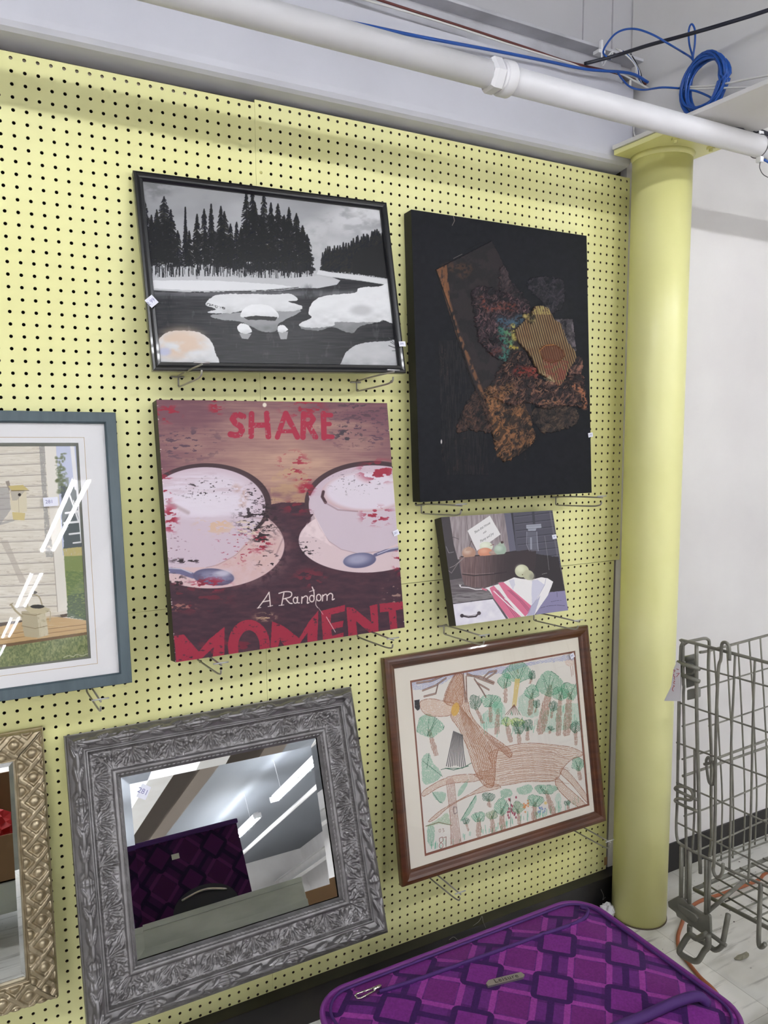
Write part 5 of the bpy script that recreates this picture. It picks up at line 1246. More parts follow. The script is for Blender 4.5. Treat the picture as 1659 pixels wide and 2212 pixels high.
def carve(S, T, L_):
    """relief of one frame side: S along (m), T across from the outer edge (m)"""
    t = T / MG
    base = np.interp(t, [0, .02, .06, .18, .30, .335, .36, .385, .40, .43, .60, .80, .83, .86, .90, .915, .94, .96, 1.0],
                        [-.030, -.004, .0, .010, .002, .000, .004, .004, -.003, -.006, -.015, -.012, -.006, -.005, -.006, -.012, -.012, -.016, -.022])
    h = np.zeros_like(S)
    # outer torus: laurel leaves, ribbon ends and reeding, repeating
    per = .165; u = ((S + .02) % per); tt = T
    torus = sstep(.050, .075, t) * (1 - sstep(.30, .33, t))
    reed = .0014 * (.5 + .5 * np.cos(tt * 2 * math.pi / .0058)) * sstep(.10, .125, u) * (1 - sstep(.155, .165, u))
    band = .0030 * np.exp(-((u - .112) / .006) ** 2) + .0022 * np.exp(-((u - .150) / .004) ** 2)
    h += torus * (reed + band)
    for (cs, ct, Ll, Ww, an, hh) in ((.020, .020, .022, .0062, .05, .0040), (.046, .016, .024, .0058, -.15, .0042), (.046, .026, .022, .0052, .25, .0036), (.072, .020, .024, .0070, .0, .0046), (.092, .013, .020, .0048, -.3, .0036), (.092, .028, .020, .0048, .3, .0036), (.004, .012, .016, .0046, .5, .0030), (.004, .029, .016, .0046, -.5, .0030), (.126, .030, .015, .0040, .6, .0040), (.136, .012, .013, .0034, -.5, .0030)):
        for k in (-per, 0, per): h = np.maximum(h, torus * leaf(u + k, tt, cs, ct, Ll, Ww * 1.12, an, hh * 1.5))
    # bead row inside the torus
    bead = .0016 * np.clip(1 - (((S % .0075) - .00375) / .0032) ** 2 - ((T - .0455) / .0028) ** 2, 0, 1) ** .5
    # cove: acanthus scrolls
    cove = sstep(.43, .47, t) * (1 - sstep(.79, .815, t))
    p2 = .092; v = (S % p2) - p2 / 2; w = T - .070
    R_ = np.hypot(v, w + .022); th_ = np.arctan2(v, w + .022)
    fan = (.5 + .5 * np.cos(th_ * 15)) * np.exp(-((R_ - .028) / .013) ** 2) * (np.abs(th_) < 1.35)
    v2 = ((S + p2 / 2) % p2) - p2 / 2; R2 = np.hypot(v2, w - .018); th2 = np.arctan2(v2, -(w - .018))
    fan2 = (.5 + .5 * np.cos(th2 * 13)) * np.exp(-((R2 - .022) / .011) ** 2) * (np.abs(th2) < 1.3)
    sp = np.hypot(np.abs(v) - .030, w + .010); scr = np.exp(-((sp - .007) / .0026) ** 2) + np.exp(-(sp / .0028) ** 2)
    q = fbm(S / .011, T / .011, 4, 3); rid = np.clip(1 - np.abs(2 * q - 1) * 3.0, 0, 1)
    h += cove * (.0036 * np.maximum(fan, fan2) + .0024 * scr + .0018 * rid)
    # rope next to the glass
    rope = .0022 * np.clip(1 - ((T - .1045) / .0034) ** 2, 0, 1) ** .5 * (.6 + .4 * np.cos((S + T * 1.6) * 2 * math.pi / .0105))
    return base + h * 1.35 + bead * (t > .36) + rope
def side_mesh(name, carve_fn, W, H, mg, ax, dens, material, parent):
    """mitred side: 0 bottom 1 right 2 top 3 left"""
    L_ = W if ax in (0, 2) else H
    nt_ = int(mg * dens); ns = int(L_ * dens)
    T, Sn = np.meshgrid(np.linspace(0, mg, nt_), np.linspace(0, 1, ns), indexing='ij')
    S = T + (L_ - 2 * T) * Sn
    h = carve_fn(S if ax in (0, 1) else L_ - S, T, L_)
    edge = np.minimum(np.abs(S - T), np.abs(L_ - S - T)); 
    if ax == 0: X, Z = S, T
    elif ax == 1: X, Z = W - T, S
    elif ax == 2: X, Z = L_ - S, H - T
    else: X, Z = T, L_ - S
    V = np.stack([X, -h, Z], -1).reshape(-1, 3)
    i = np.arange(nt_ * ns).reshape(nt_, ns)
    F = np.stack([i[:-1, :-1], i[:-1, 1:], i[1:, 1:], i[1:, :-1]], -1).reshape(-1, 4)
    return np_mesh(name, V, F, material, parent, smooth=True)
for ax in range(4): side_mesh('frame_side', carve, W, H, MG, ax, 760, M_SIL, r7)
bm = bmesh.new(); frame2(bm, (0, W, 0, H), (.10, W - .10, .10, H - .10), [(0, .028), (0, .012), (1, .024), (1, .036)]); obj('frame_back', bm, M_SIL, r7)
M_MIRR = mat('mirror_silvering', (.76, .78, .79, 1), .008, metal=1.0)
gx0, gx1, gz0, gz1 = MG - .004, W - MG + .004, MG - .004, H - MG + .004
bm = bmesh.new(); bv = .022; dp = .0011
v = [bm.verts.new(p) for p in ((gx0, GDp + dp, gz0), (gx1, GDp + dp, gz0), (gx1, GDp + dp, gz1), (gx0, GDp + dp, gz1), (gx0 + bv, GDp, gz0 + bv), (gx1 - bv, GDp, gz0 + bv), (gx1 - bv, GDp, gz1 - bv), (gx0 + bv, GDp, gz1 - bv))]
bm.faces.new((v[4], v[5], v[6], v[7]))
for k in range(4): bm.faces.new((v[k], v[(k + 1) % 4], v[4 + (k + 1) % 4], v[4 + k]))
obj('mirror_glass', bm, M_MIRR, r7)
px_, py_ = 130 + 411 / 2.2726, 1480 + 524 / 2.2726
sticker(r7, Mm, px_, py_, .022, .030, D(-32), GDp - .001, '281', 'white price sticker on the mirror glass')

# =================================================================== 8. GOLD LATTICE MIRROR
Mo = pose(-1.013, -2.003, -.087, D(6.2), 0, D(-.0)); W, H, mgo = .502, .596, .064
r8 = thing('lattice_mirror', 'mirror in a champagne gold frame with raised diagonal lattice and domes', 'mirror', M=Mo)
M_GOLD = silver_mat('champagne_gold', rgb(150, 136, 110), rgb(178, 164, 138), .34, .7)
def carve2(S, T, L_):
    t = T / mgo
    base = np.interp(t, [0, .02, .05, .10, .5, .86, .89, .93, .96, 1.0], [-.020, -.006, -.001, .001, .003, .001, -.003, .002, .001, -.010])
    p = .052; a1 = ((S + T) % p) / p; a2 = ((S - T) % p) / p
    inb = sstep(.03, .06, t) * (1 - sstep(.84, .87, t))
    d1 = np.abs(a1 - .5); d2 = np.abs(a2 - .5)
    band = lambda d: sstep(.165, .10, d) if False else 1 - sstep(.10, .165, d)
    b1, b2 = band(d1), band(d2)
    wv = ((np.floor((S + T) / p) + np.floor((S - T) / p)) % 2)
    lat = np.maximum(b1 * (.0052 + .0014 * wv), b2 * (.0052 + .0014 * (1 - wv)))
    e1 = np.minimum(a1, 1 - a1); e2 = np.minimum(a2, 1 - a2); rr = np.hypot(e1, e2) / .29
    dome = .0075 * np.clip(1 - rr ** 2, 0, 1) ** .6 + .0006 * fbm(S / .004, T / .004, 3, 2)
    return base + inb * np.maximum(lat, dome * (1 - np.maximum(b1, b2))) + .0004 * fbm(S / .01, T / .01, 6, 2)
for ax in range(4): side_mesh('frame_side', carve2, W, H, mgo, ax, 700, M_GOLD, r8)
bm = bmesh.new(); frame2(bm, (0, W, 0, H), (.06, W - .06, .06, H - .06), [(0, .018), (0, .006), (1, .006), (1, .018)]); obj('frame_back', bm, M_GOLD, r8)
bm = bmesh.new(); gx0, gx1, gz0, gz1 = .060, W - .060, .060, H - .060; bv = .012
v = [bm.verts.new(p) for p in ((gx0, .0072, gz0), (gx1, .0072, gz0), (gx1, .0072, gz1), (gx0, .0072, gz1), (gx0 + bv, .0058, gz0 + bv), (gx1 - bv, .0058, gz0 + bv), (gx1 - bv, .0058, gz1 - bv), (gx0 + bv, .0058, gz1 - bv))]
bm.faces.new((v[4], v[5], v[6], v[7]))
for k in range(4): bm.faces.new((v[k], v[(k + 1) % 4], v[4 + (k + 1) % 4], v[4 + k]))
obj('mirror_glass', bm, M_MIRR, r8)

# =================================================================== 9. PURPLE SUITCASE lying on the floor
SZ = -2.0 + FZ
SX0, SY0, SW, SH = -.033, -.890, .787, .527
Mc = Matrix.Identity(4)
for i, c_ in enumerate(((1, 0, 0), (0, 0, -1), (0, 1, 0))):
    for j in range(3): Mc[j][i] = c_[j]
Mc[0][3] = SX0; Mc[1][3] = SY0; Mc[2][3] = SZ
r9 = thing('suitcase', 'large purple patterned fabric suitcase lying flat on the floor', 'suitcase', M=Mc)
def suit_pattern(X, Y, k=1.0):
    """chain-link squares and plaid, X/Y in metres"""
    P = .1556; X = X - .552; Y = Y + .497
    p = (X + Y) / math.sqrt(2); q = (X - Y) / math.sqrt(2)
    p = p + P / 2; q = q + P / 2
    pa_ = (p % P) - P / 2; qa = (q % P) - P / 2
    pb = ((p + P / 2) % P) - P / 2; qb = ((q + P / 2) % P) - P / 2
    c = np.zeros(X.shape + (3,)) + np.array([92, 30, 112.])
    def put(m, col): c[m] = col
    put((np.abs(pb) < .026) | (np.abs(qb) < .026), (110, 40, 128))
    put((np.abs(pb) > .036) & (np.abs(pb) < .049) & (np.abs(qb) < .040), (160, 62, 158)); put((np.abs(qb) > .036) & (np.abs(qb) < .049) & (np.abs(pb) < .040), (160, 62, 158))
    put((np.maximum(np.abs(pb), np.abs(qb)) < .033), (120, 38, 124))
    put(((np.abs(pa_) < .0075) | (np.abs(qa) < .0075)), (64, 22, 92))
    d = np.maximum(np.abs(pa_), np.abs(qa)); rr = np.hypot(np.maximum(np.abs(pa_) - .030, 0), np.maximum(np.abs(qa) - .030, 0))
    put(rr < .015, (62, 22, 90)); put(d < .0315, (128, 42, 138))
    return c * .88 / 255
a = Art(Mc, 0, 0, SW, SH, 820, 560, y=0)
WX, WY = SX0 + a.U, SY0 + a.V
a.c[:] = suit_pattern(WX, WY)
a.c *= (.90 + .2 * fbm(WX * 300, WY * 300, 2, 2))[..., None]
cr0 = .085
dx = np.maximum(cr0 - np.minimum(a.U, SW - a.U), 0); dy_ = np.maximum(cr0 - np.minimum(a.V, SH - a.V), 0)
dist = np.where((dx > 0) & (dy_ > 0), cr0 - np.hypot(dx, dy_), np.minimum(np.minimum(a.U, SW - a.U), np.minimum(a.V, SH - a.V)))
a.hgt = .014 * sstep(0, .12, dist) + .0015 * (fbm(WX * 9, WY * 9, 5, 3) - .5)
def suit_xy(px, py): p = at_z(px, py, SZ + .012); return p[0] - SX0, p[1] - SY0
zs = lambda p, q: (660 + p / 1.66, 1840 + q / 1.66)
# pocket seam groove
zipl = [suit_xy(*zs(x, y)) for x, y in ((265, 505), (400, 462), (560, 405), (720, 348), (850, 300), (950, 266), (1000, 240), (1012, 212), (985, 203))]
for (x1, y1), (x2, y2) in zip(zipl, zipl[1:]):
    L2 = (x2 - x1) ** 2 + (y2 - y1) ** 2; t = np.clip(((a.U - x1) * (x2 - x1) + (a.V - y1) * (y2 - y1)) / L2, 0, 1)
    dd = np.hypot(a.U - x1 - t * (x2 - x1), a.V - y1 - t * (y2 - y1)); a.c[dd < .006] = np.array([58, 24, 84]) / 255; a.hgt += .003 * np.exp(-(dd / .007) ** 2)
# keep only the rounded outline
V = np.stack([a.U, -a.hgt, a.V], -1).reshape(-1, 3)
i_ = np.arange(a.nx * a.ny).reshape(a.ny, a.nx); F = np.stack([i_[:-1, :-1], i_[:-1, 1:], i_[1:, 1:], i_[1:, :-1]], -1).reshape(-1, 4)
ok = (dist.ravel() > -.0005)[F].all(1); F = F[ok]
used, inv = np.unique(F, return_inverse=True)
def fabric_mat(name):
    m = paint_mat(name, .75, spec=.2, weave=(1400, .25)); b = m.node_tree.nodes['Principled BSDF']
    b.inputs['Sheen Weight'].default_value = .08; b.inputs['Sheen Roughness'].default_value = .4
    return m
M_FAB = fabric_mat('woven_purple_fabric')
np_mesh('front_panel', V[used], inv.reshape(-1, 4), M_FAB, r9, colors=lin(np.clip(a.c, 0, 1)).reshape(-1, 3)[used], smooth=True)
def rr_path(x0, x1, y0, y1, r, n=10):
    P = []
    for cx_, cy_, a0 in ((x1 - r, y1 - r, 0), (x0 + r, y1 - r, 90), (x0 + r, y0 + r, 180), (x1 - r, y0 + r, 270)):
        for k in range(n + 1):
            t = math.radians(a0 + 90 * k / n); P.append((cx_ + r * math.cos(t), cy_ + r * math.sin(t)))
    return P
M_PIPE = mat('purple_piping', rgb(112, 40, 124), .5); M_DKP = mat('dark_purple_webbing', rgb(66, 26, 98), .7, bump=(900, .2)); M_SIDE = mat('purple_side_fabric', rgb(84, 28, 100), .8, noise=(30, rgb(60, 20, 84), .45, .55), bump=(900, .2))
path = rr_path(0, SW, 0, SH, cr0)
bm = bmesh.new(); tube(bm, [(x, .002, y) for x, y in path], .0065, 10, closed=True); obj('piping', bm, M_PIPE, r9, True)
path2 = rr_path(.017, SW - .017, .017, SH - .017, cr0 - .016)
bm = bmesh.new(); tube(bm, [(x, -.006, y) for x, y in path2], .0032, 8, closed=True); o_ = obj('piping', bm, M_DKP, r9, True); o_['label'] = 'dark inner seam cord'
bm = bmesh.new()
loops = []
for dd, off in ((.004, 0), (.10, .003), (.11, .010), (.14, .010), (.15, .003), (SZ - .012, 0)):
    P = rr_path(-off + .002, SW + off - .002, -off + .002, SH + off - .002, cr0); loops.append([bm.verts.new((x, dd, y)) for x, y in P])
for l1, l2 in zip(loops, loops[1:]):
    n_ = len(l1)
    for k in range(n_): bm.faces.new((l1[k], l1[(k + 1) % n_], l2[(k + 1) % n_], l2[k]))
bm.faces.new(loops[-1]); bmesh.ops.recalc_face_normals(bm, faces=bm.faces)
obj('shell', bm, M_SIDE, r9, True)
for x in (.08, SW - .08):
    for y in (.08, SH - .08):
        bm = bmesh.new(); box(bm, x - .03, x + .03, SZ - .013, SZ, y - .02, y + .02, .004); obj('foot', bm, M_BLK, r9)
def on_top(x, y, h=.0): return (x, -(.014 + h), y)
bm = bmesh.new(); tube(bm, [on_top(x, y, .001) for x, y in zipl], .0042, 8, smooth=5); obj('zipper', bm, M_DKP, r9, True)
M_CHR = mat('polished_chrome', rgb(214, 208, 196), .16, metal=1.0)
p1, p2 = suit_xy(*zs(270, 497)), suit_xy(*zs(182, 535)); dvec = np.array(p2) - np.array(p1); L_ = np.linalg.norm(dvec); dvec /= L_; nv = np.array([-dvec[1], dvec[0]])
bm = bmesh.new(); P = [np.array(p1) + dvec * u * L_ + nv * w for u, w in ((.28, .0045), (.9, .008), (1.0, .005), (1.0, -.005), (.9, -.008), (.28, -.0045))]
tube(bm, [(p[0], -.021, p[1]) for p in P], .0022, 8, closed=True); tube(bm, [(p1[0], -.022, p1[1]), (p1[0] + dvec[0] * L_ * .32, -.022, p1[1] + dvec[1] * L_ * .32)], .0045, 8)
obj('zip_pull', bm, M_CHR, r9, True)
pb1, pb2 = np.array(suit_xy(*zs(648, 482))), np.array(suit_xy(*zs(784, 448))); dv = pb2 - pb1; Lb = np.linalg.norm(dv); dv /= Lb; nv = np.array([-dv[1], dv[0]])
M_BADGE = mat('brushed_badge', rgb(172, 166, 160), .3, metal=.8); M_BTX = mat('engraved_black', rgb(44, 38, 40), .5)
bm = bmesh.new(); c_ = (pb1 + pb2) / 2; o2 = []
shape = [(-.5, -.0085), (.42, -.0085), (.5, -.002), (.46, .0085), (-.40, .0085), (-.5, .001)]
top_ = []; bot_ = []
for u, w in shape:
    p = c_ + dv * u * Lb + nv * w; top_.append(bm.verts.new((p[0], -.0185, p[1]))); bot_.append(bm.verts.new((p[0], -.012, p[1])))
bm.faces.new(top_); bm.faces.new(list(reversed(bot_)))
for k in range(6): bm.faces.new((top_[k], bot_[k], bot_[(k + 1) % 6], top_[(k + 1) % 6]))
bmesh.ops.recalc_face_normals(bm, faces=bm.faces); bd = obj('badge', bm, M_BADGE, r9)
text_mesh('badge_lettering', 'Leisure', .0175, (c_[0] + dv[0] * .002, -.0190, c_[1] + dv[1] * .002), (dv[0], 0, dv[1]), (nv[0], 0, nv[1]), M_BTX, bd, shear=.0, space=1.15)
# grip band
hp = [suit_xy(*zs(x, y)) for x, y in ((1440, 535), (1405, 540), (1330, 560), (1215, 612))]
x_end = hp[-1][0]; y_end = hp[-1][1]
hp += [(x_end - .10, y_end + .006), (x_end - .25, y_end + .004), (x_end - .38, y_end - .02)]
bm = bmesh.new(); tube(bm, [(hp[0][0], -.006, hp[0][1])] + [(x, -.026, y) for x, y in hp[1:-1]] + [(hp[-1][0], -.006, hp[-1][1])], .011, 10, smooth=5); obj('carry_handle', bm, M_DKP, r9, True)

# =================================================================== 10. WIRE CART
M_CARTW = mat('grey_coated_wire', rgb(140, 138, 128), .38, metal=.3, noise=(20, rgb(112, 110, 102), .4, .7))
M_CARTD = mat('dark_cart_steel', rgb(112, 110, 102), .45, metal=.25, noise=(16, rgb(132, 130, 120), .4, .7))
A0 = np.array([1.118, -.351, 0]); AD = np.array([.1176, -.993, 0]); AN = np.array([-.993, -.1176, 0])
def pA(px, py, off=0.0):
    d = ray(px, py); t = ((A0 + AN * off - CC) @ AN) / (d @ AN); return CC + d * t
Y1 = lambda p, q: (1420 + p / 6.94, 1360 + q / 6.94)
Y2 = lambda p, q: (1420 + p / 6.94, 1620 + q / 6.94)
Y3 = lambda p, q: (1420 + p / 6.94, 1860 + q / 6.94)
r10 = thing('wire_cart', 'tall grey wire stock cart parked beside the yellow column', 'cart', (0, 0, 0))
def wires(name, lst, r, m_=None, sm=5):
    out = []
    for pts in lst:
        bm = bmesh.new(); tube(bm, pts, r, 8, smooth=sm if len(pts) > 2 else 0); out.append(obj(name, bm, m_ or M_CARTW, r10, True))
    return out
def LA(conv, pts, off=0.0): return [pA(*conv(x, y), off) for x, y in pts]
def LB(conv, pts, Y=-.345): return [at_y(*conv(x, y), Y) for x, y in pts]
ext = lambda P, k: P + [P[-1] + (P[-1] - P[-2]) / np.linalg.norm(P[-1] - P[-2]) * k]
# side frame: rounded outer rail
railA = ext(LA(Y2, [(310, 0), (300, 700), (284, 1150), (300, 1340), (345, 1405), (530, 1515), (850, 1675), (1060, 1790), (1400, 1940)]), .45)
topA = ext(LA(Y1, [(440, 176), (1659, 497)]), .45)
cornerA = LA(Y1, [(312, 1944), (330, 900), (352, 330), (362, 240), (395, 190), (440, 176)])
wires('side_rail', [cornerA[:] + topA[1:]], .0048); wires('side_rail', [railA], .0040)
wires('post', [LA(Y1, [(450, 190), (405, 220), (388, 280), (390, 780), (398, 860), (392, 1000), (400, 1500), (412, 1944)]) + LA(Y2, [(420, 700), (432, 1450), (430, 1944)]) + LA(Y3, [(424, 560)])], .0042)
wires('post', [LA(Y1, [(587, 225), (590, 1200), (606, 1944)]) + LA(Y2, [(622, 700), (634, 1500), (645, 1850)])], .0052)
wires('post', [LB(Y1, [(450, 182), (600, 152), (700, 133), (750, 145), (778, 210), (766, 560), (782, 1200), (812, 1944)], -.372) + LB(Y2, [(806, 700), (812, 1300), (785, 1600)], -.372)], .0046)
wires('hook_post', [LA(Y1, [(1082, 462), (1080, 300), (1060, 225), (1012, 190), (965, 230), (952, 440), (915, 600), (885, 1300), (872, 1944)], .010) + LA(Y2, [(868, 900), (850, 1640), (836, 1790), (870, 1890), (930, 1900), (975, 1830), (985, 1700)], .010)], .0046)
wires('side_wire', [LA(Y1, [(1165, 385), (1140, 1000), (1108, 1700)]) + LA(Y2, [(1100, 900), (1080, 1800)]), LA(Y1, [(1462, 465), (1432, 1400)]) + LA(Y2, [(1405, 900), (1368, 1900)]) + LA(Y3, [(1366, 270)]),
      LA(Y2, [(555, 0), (556, 900), (525, 1500)])], .0032)
for l in (LA(Y1, [(300, 490), (900, 645), (1659, 852)]), LA(Y1, [(310, 1090), (1659, 1540)]), LA(Y1, [(285, 1692), (830, 1892)]) + LA(Y2, [(1000, 170), (1659, 412)]), LA(Y2, [(285, 488), (960, 780), (1659, 1098)]), LA(Y2, [(270, 1078), (600, 1240), (1130, 1505), (1659, 1765)])):
    wires('side_wire', [ext(l, .42)], .0026)
# far side panel along the wall
YB = -.345
wires('rear_rail', [ext(LB(Y1, [(640, 340), (800, 310), (1659, 82)], YB), .35)], .0042)
wires('rear_rail', [ext(LB(Y2, [(380, 392), (800, 248), (1500, 5)], YB), .30), ext(LB(Y2, [(900, 120), (1400, -60)], YB), .35)], .0040)
for l in ([(620, 885), (1659, 580)], [(370, 1450), (770, 1332)], [(770, 1448), (1659, 1150)]): wires('rear_wire', [ext(LB(Y1, l, YB), .3 if l[-1][0] > 1600 else .001)], .0024)
for l in ([(370, 140), (780, 12)], [(400, 992), (800, 850), (1659, 488)], [(540, 1540), (1659, 1030)], [(870, 1600), (1659, 1290)], [(900, 1660), (1659, 1370)]): wires('rear_wire', [ext(LB(Y2, l, YB), .3 if l[-1][0] > 1600 else .001)], .0026)
for l1, l2 in (([(850, 312), (890, 900), (922, 1600)], [(972, 700), (955, 1660)]), ([(1042, 240), (1080, 1000), (1112, 1600)], [(1142, 1000), (1130, 1620)]), ([(1208, 210), (1262, 1200)], [(1312, 700), (1292, 1520)]), ([(1378, 168), (1432, 1000), (1472, 1944)], [(1490, 700), (1462, 1420)]), ([(1545, 130), (1602, 1100), (1642, 1944)], [(1640, 700), (1622, 1360)])):
    wires('rear_wire', [LB(Y1, l1, YB) + LB(Y2, l2, YB)], .0026)
for k in range(4):
    x = 1.66 + k * .055; wires('rear_wire', [[(x, YB, -1.38 + FZ), (x - .01, YB, -1.96 + FZ)]], .0026)
# latch box and rollers
M_LATCH = mat('latch_steel', rgb(140, 140, 134), .35, metal=.3)
q = LA(Y1, [(415, 470), (590, 425), (590, 830), (430, 880)], -.012)
def slab(name, P, th, m_, dirv=AN, parent=r10):
    bm = bmesh.new(); P = [np.array(p) for p in P]; f = [bm.verts.new(tuple(p)) for p in P]; g = [bm.verts.new(tuple(p - dirv * th)) for p in P]; n_ = len(P)
    bm.faces.new(f); bm.faces.new(list(reversed(g)))
    for k in range(n_): bm.faces.new((f[k], g[k], g[(k + 1) % n_], f[(k + 1) % n_]))
    bmesh.ops.recalc_face_normals(bm, faces=bm.faces)
    bmesh.ops.bevel(bm, geom=list(bm.edges), offset=min(th * .2, .002), segments=1, affect='EDGES')
    return obj(name, bm, m_, parent)
lb = slab('latch_plate', q, .006, M_LATCH)
lb = slab('latch_box', LA(Y1, [(440, 905), (588, 880), (588, 1030), (440, 1062)], -.004), .022, M_LATCH)
wires('latch_roller', [LA(Y1, [(412, 440), (565, 405)], -.012)], .008, M_LATCH); wires('latch_bar', [LA(Y1, [(300, 490), (635, 592)], .006), LA(Y1, [(330, 665), (630, 778)], .006)], .0062)
wires('latch_bar', [LA(Y1, [(440, 505), (520, 520), (555, 600), (520, 665), (430, 670)], -.006)], .0028, M_LATCH)
wires('handle_loop', [LA(Y2, [(600, 748), (420, 668), (285, 600), (272, 570), (330, 548), (430, 560), (500, 600), (532, 670), (505, 745), (420, 745), (330, 728), (275, 745), (280, 775), (420, 845), (605, 922)], .006)], .0045)
wires('snap_hook', [LA(Y2, [(700, 215), (790, 190), (770, 110), (735, 150), (740, 260), (775, 480), (840, 505), (860, 300), (835, 160)], .004)], .0040, M_CARTD)
# lower uprights, bumper plate, foot loops
for x in (362, 485): wires('post', [LA(Y2, [(x, 1440 + (x - 345) * .55)]) + LA(Y3, [(x - 6, 530 + (x - 345) * .75)])], .0062)
wires('post', [LA(Y2, [(740, 1640)]) + LA(Y3, [(735, 770)])], .0068); wires('post', [LA(Y2, [(785, 1660)]) + LA(Y3, [(770, 740)])], .0050)
plate = LA(Y3, [(150, 610), (300, 530), (345, 545), (600, 745), (690, 800), (760, 800), (790, 830), (800, 1080), (720, 1115), (660, 1085), (470, 950), (285, 830), (270, 775), (160, 690)], .006)
slab('bumper_plate', plate, .010, M_CARTD)
slab('bumper_rib', LA(Y3, [(300, 640), (560, 800), (610, 870), (560, 930), (470, 880), (310, 730)], .012), .008, M_CARTD)
wires('brace', [LA(Y3, [(720, 790)]) + [at_y(*Y3(1060, 500), -.50)] + [at_y(*Y3(1300, 300), -.45)]], .006, M_CARTD)
wires('foot_loop', [LA(Y3, [(485, 960), (488, 1080), (540, 1130), (740, 1245), (860, 1330), (950, 1290), (985, 1200), (1062, 800)], 0)], .0075, M_CARTD)
wires('foot_loop', [LA(Y3, [(760, 1100), (762, 1270), (700, 1350), (620, 1480), (560, 1500), (500, 1480), (350, 1390), (335, 1330), (370, 1260), (480, 1110), (600, 1160), (740, 1090)], .035)], .0085, M_CARTD)
wires('foot_loop', [LA(Y3, [(800, 1100), (950, 1210), (1030, 1270)], .004)], .006, M_CARTD)
# lower wire shelf and its frame
sx0, sx1, sy0, sy1, sz = 1.21, 1.86, -.98, -.37, .235
for k in range(14): y = sy1 - k * .045; wires('shelf_wire', [[(sx0, y, sz), (sx1, y, sz)]], .0024)
for k in range(12): x = sx0 + .02 + k * .055; wires('shelf_wire', [[(x, sy1, sz + .004), (x, sy0, sz + .004)]], .0028)
wires('shelf_frame', [rr for rr in ([(sx0 - .02, sy1, sz - .004), (sx1, sy1, sz - .004)], [(sx0 - .02, sy1 + .0, sz - .004), (sx0 + .05, sy0, sz - .004)])], .006, M_CARTD)
slab('under_rail', [(1.24, -.62, .30), (1.30, -1.0, .30), (1.30, -1.0, .335), (1.24, -.62, .335)], .02, M_CARTD, AN)
wires('side_post', [LA(Y3, [(1550, 330), (1530, 800), (1520, 1220), (1560, 1290), (1620, 1240)], 0)], .0062)
# caster
cpt = pA(1668, 2052, 0)
bm = bmesh.new(); tube(bm, [(cpt[0] + .0, cpt[1] - .05, .055), (cpt[0] + .035, cpt[1] - .05, .055)], .054, 24); wh = obj('caster_wheel', bm, mat('black_rubber', rgb(24, 24, 24), .6), r10)
bm = bmesh.new(); box(bm, cpt[0] - .006, cpt[0] + .041, cpt[1] - .085, cpt[1] - .015, .06, .135, .004); obj('caster_fork', bm, M_CARTD, r10)
for dx_, dy_ in ((.42, -.10), (.42, -.42)):
    bm = bmesh.new(); tube(bm, [(1.25 + dx_, -.33 + dy_, .055), (1.285 + dx_, -.33 + dy_, .055)], .054, 24); obj('caster_wheel', bm, M_BLK, r10); bm = bmesh.new(); box(bm, 1.245 + dx_, 1.29 + dx_, -.36 + dy_, -.30 + dy_, .06, sz - .004, .004); obj('caster_fork', bm, M_CARTD, r10)
# paper tag
tg = thing('paper_tag', 'white paper tag with red handwriting hanging from the wire cart', 'tag', (0, 0, 0))
M_PAPER = mat('tag_paper', rgb(224, 222, 226), .8); M_REDI = mat('red_ink', rgb(178, 40, 48), .7)
TGP = LA(Y1, [(290, 480), (345, 520), (352, 1075), (100, 1068), (205, 850), (240, 600)], .018)
slab('paper', TGP, .0006, M_PAPER, AN, tg)
for l in ([(285, 590), (320, 600)], [(240, 610), (262, 605), (258, 630), (245, 640)], [(285, 660), (330, 655), (300, 690), (290, 710)], [(250, 660), (245, 700), (262, 705), (250, 735), (262, 750)], [(242, 770), (262, 775), (240, 800), (262, 812)], [(236, 830), (256, 850), (236, 860), (225, 900), (240, 925)]):
    bm = bmesh.new(); tube(bm, LA(Y1, l, .0187), .0007, 5, smooth=4); obj('handwriting', bm, M_REDI, tg, True)

# =================================================================== 11. FLOOR THINGS
M_ORG = mat('orange_cord_jacket', rgb(160, 92, 58), .5)
pts = [at_z(*Y3(x, y), .006) for x, y in ((2300, -150), (1659, 160), (1500, 290), (1000, 480), (640, 600), (430, 760), (372, 930), (308, 1130), (330, 1330), (430, 1480), (640, 1740), (870, 1960), (1100, 2300))]
bm = bmesh.new(); tube(bm, pts, .0058, 8, smooth=8); tag(obj('extension_cord', bm, M_ORG, None, True), 'orange extension cord on the floor passing under the wire cart', 'cord')
M_LEAF = mat('dry_leaf', rgb(140, 136, 118), .8)
bm = bmesh.new(); c_ = at_z(1604, 2066, .003); n_ = 10; ctr = bm.verts.new((c_[0], c_[1], .008)); P = []
for k in range(n_):
    t = 2 * math.pi * k / n_; P.append(bm.verts.new((c_[0] + .030 * math.cos(t) * (1 + .2 * math.sin(3 * t)), c_[1] + .013 * math.sin(t) * (1 + .2 * math.cos(2 * t)), .002 + .002 * (k % 2))))
for k in range(n_): bm.faces.new((P[k], P[(k + 1) % n_], ctr))
tag(obj('dry_leaf', bm, M_LEAF), 'small crumpled dry leaf on the floor in front of the wire cart', 'leaf')
rd = random.Random(12)
bm = bmesh.new(); c_ = at_z(1316, 1966, .02)
bmesh.ops.create_icosphere(bm, subdivisions=3, radius=.026)
for v in bm.verts:
    n_ = 1 + .5 * (rd.random() - .5); v.co = Vector((v.co.x * n_ + c_[0] - .008, v.co.y * n_ * .8 + c_[1] - .0, max(.001, v.co.z * n_ * .9 + .02)))
tag(obj('paper_scrap', bm, mat('crumpled_tissue', rgb(220, 218, 222), .8)), 'crumpled white tissue scrap on the floor at the column base', 'paper scrap')
bm = bmesh.new()
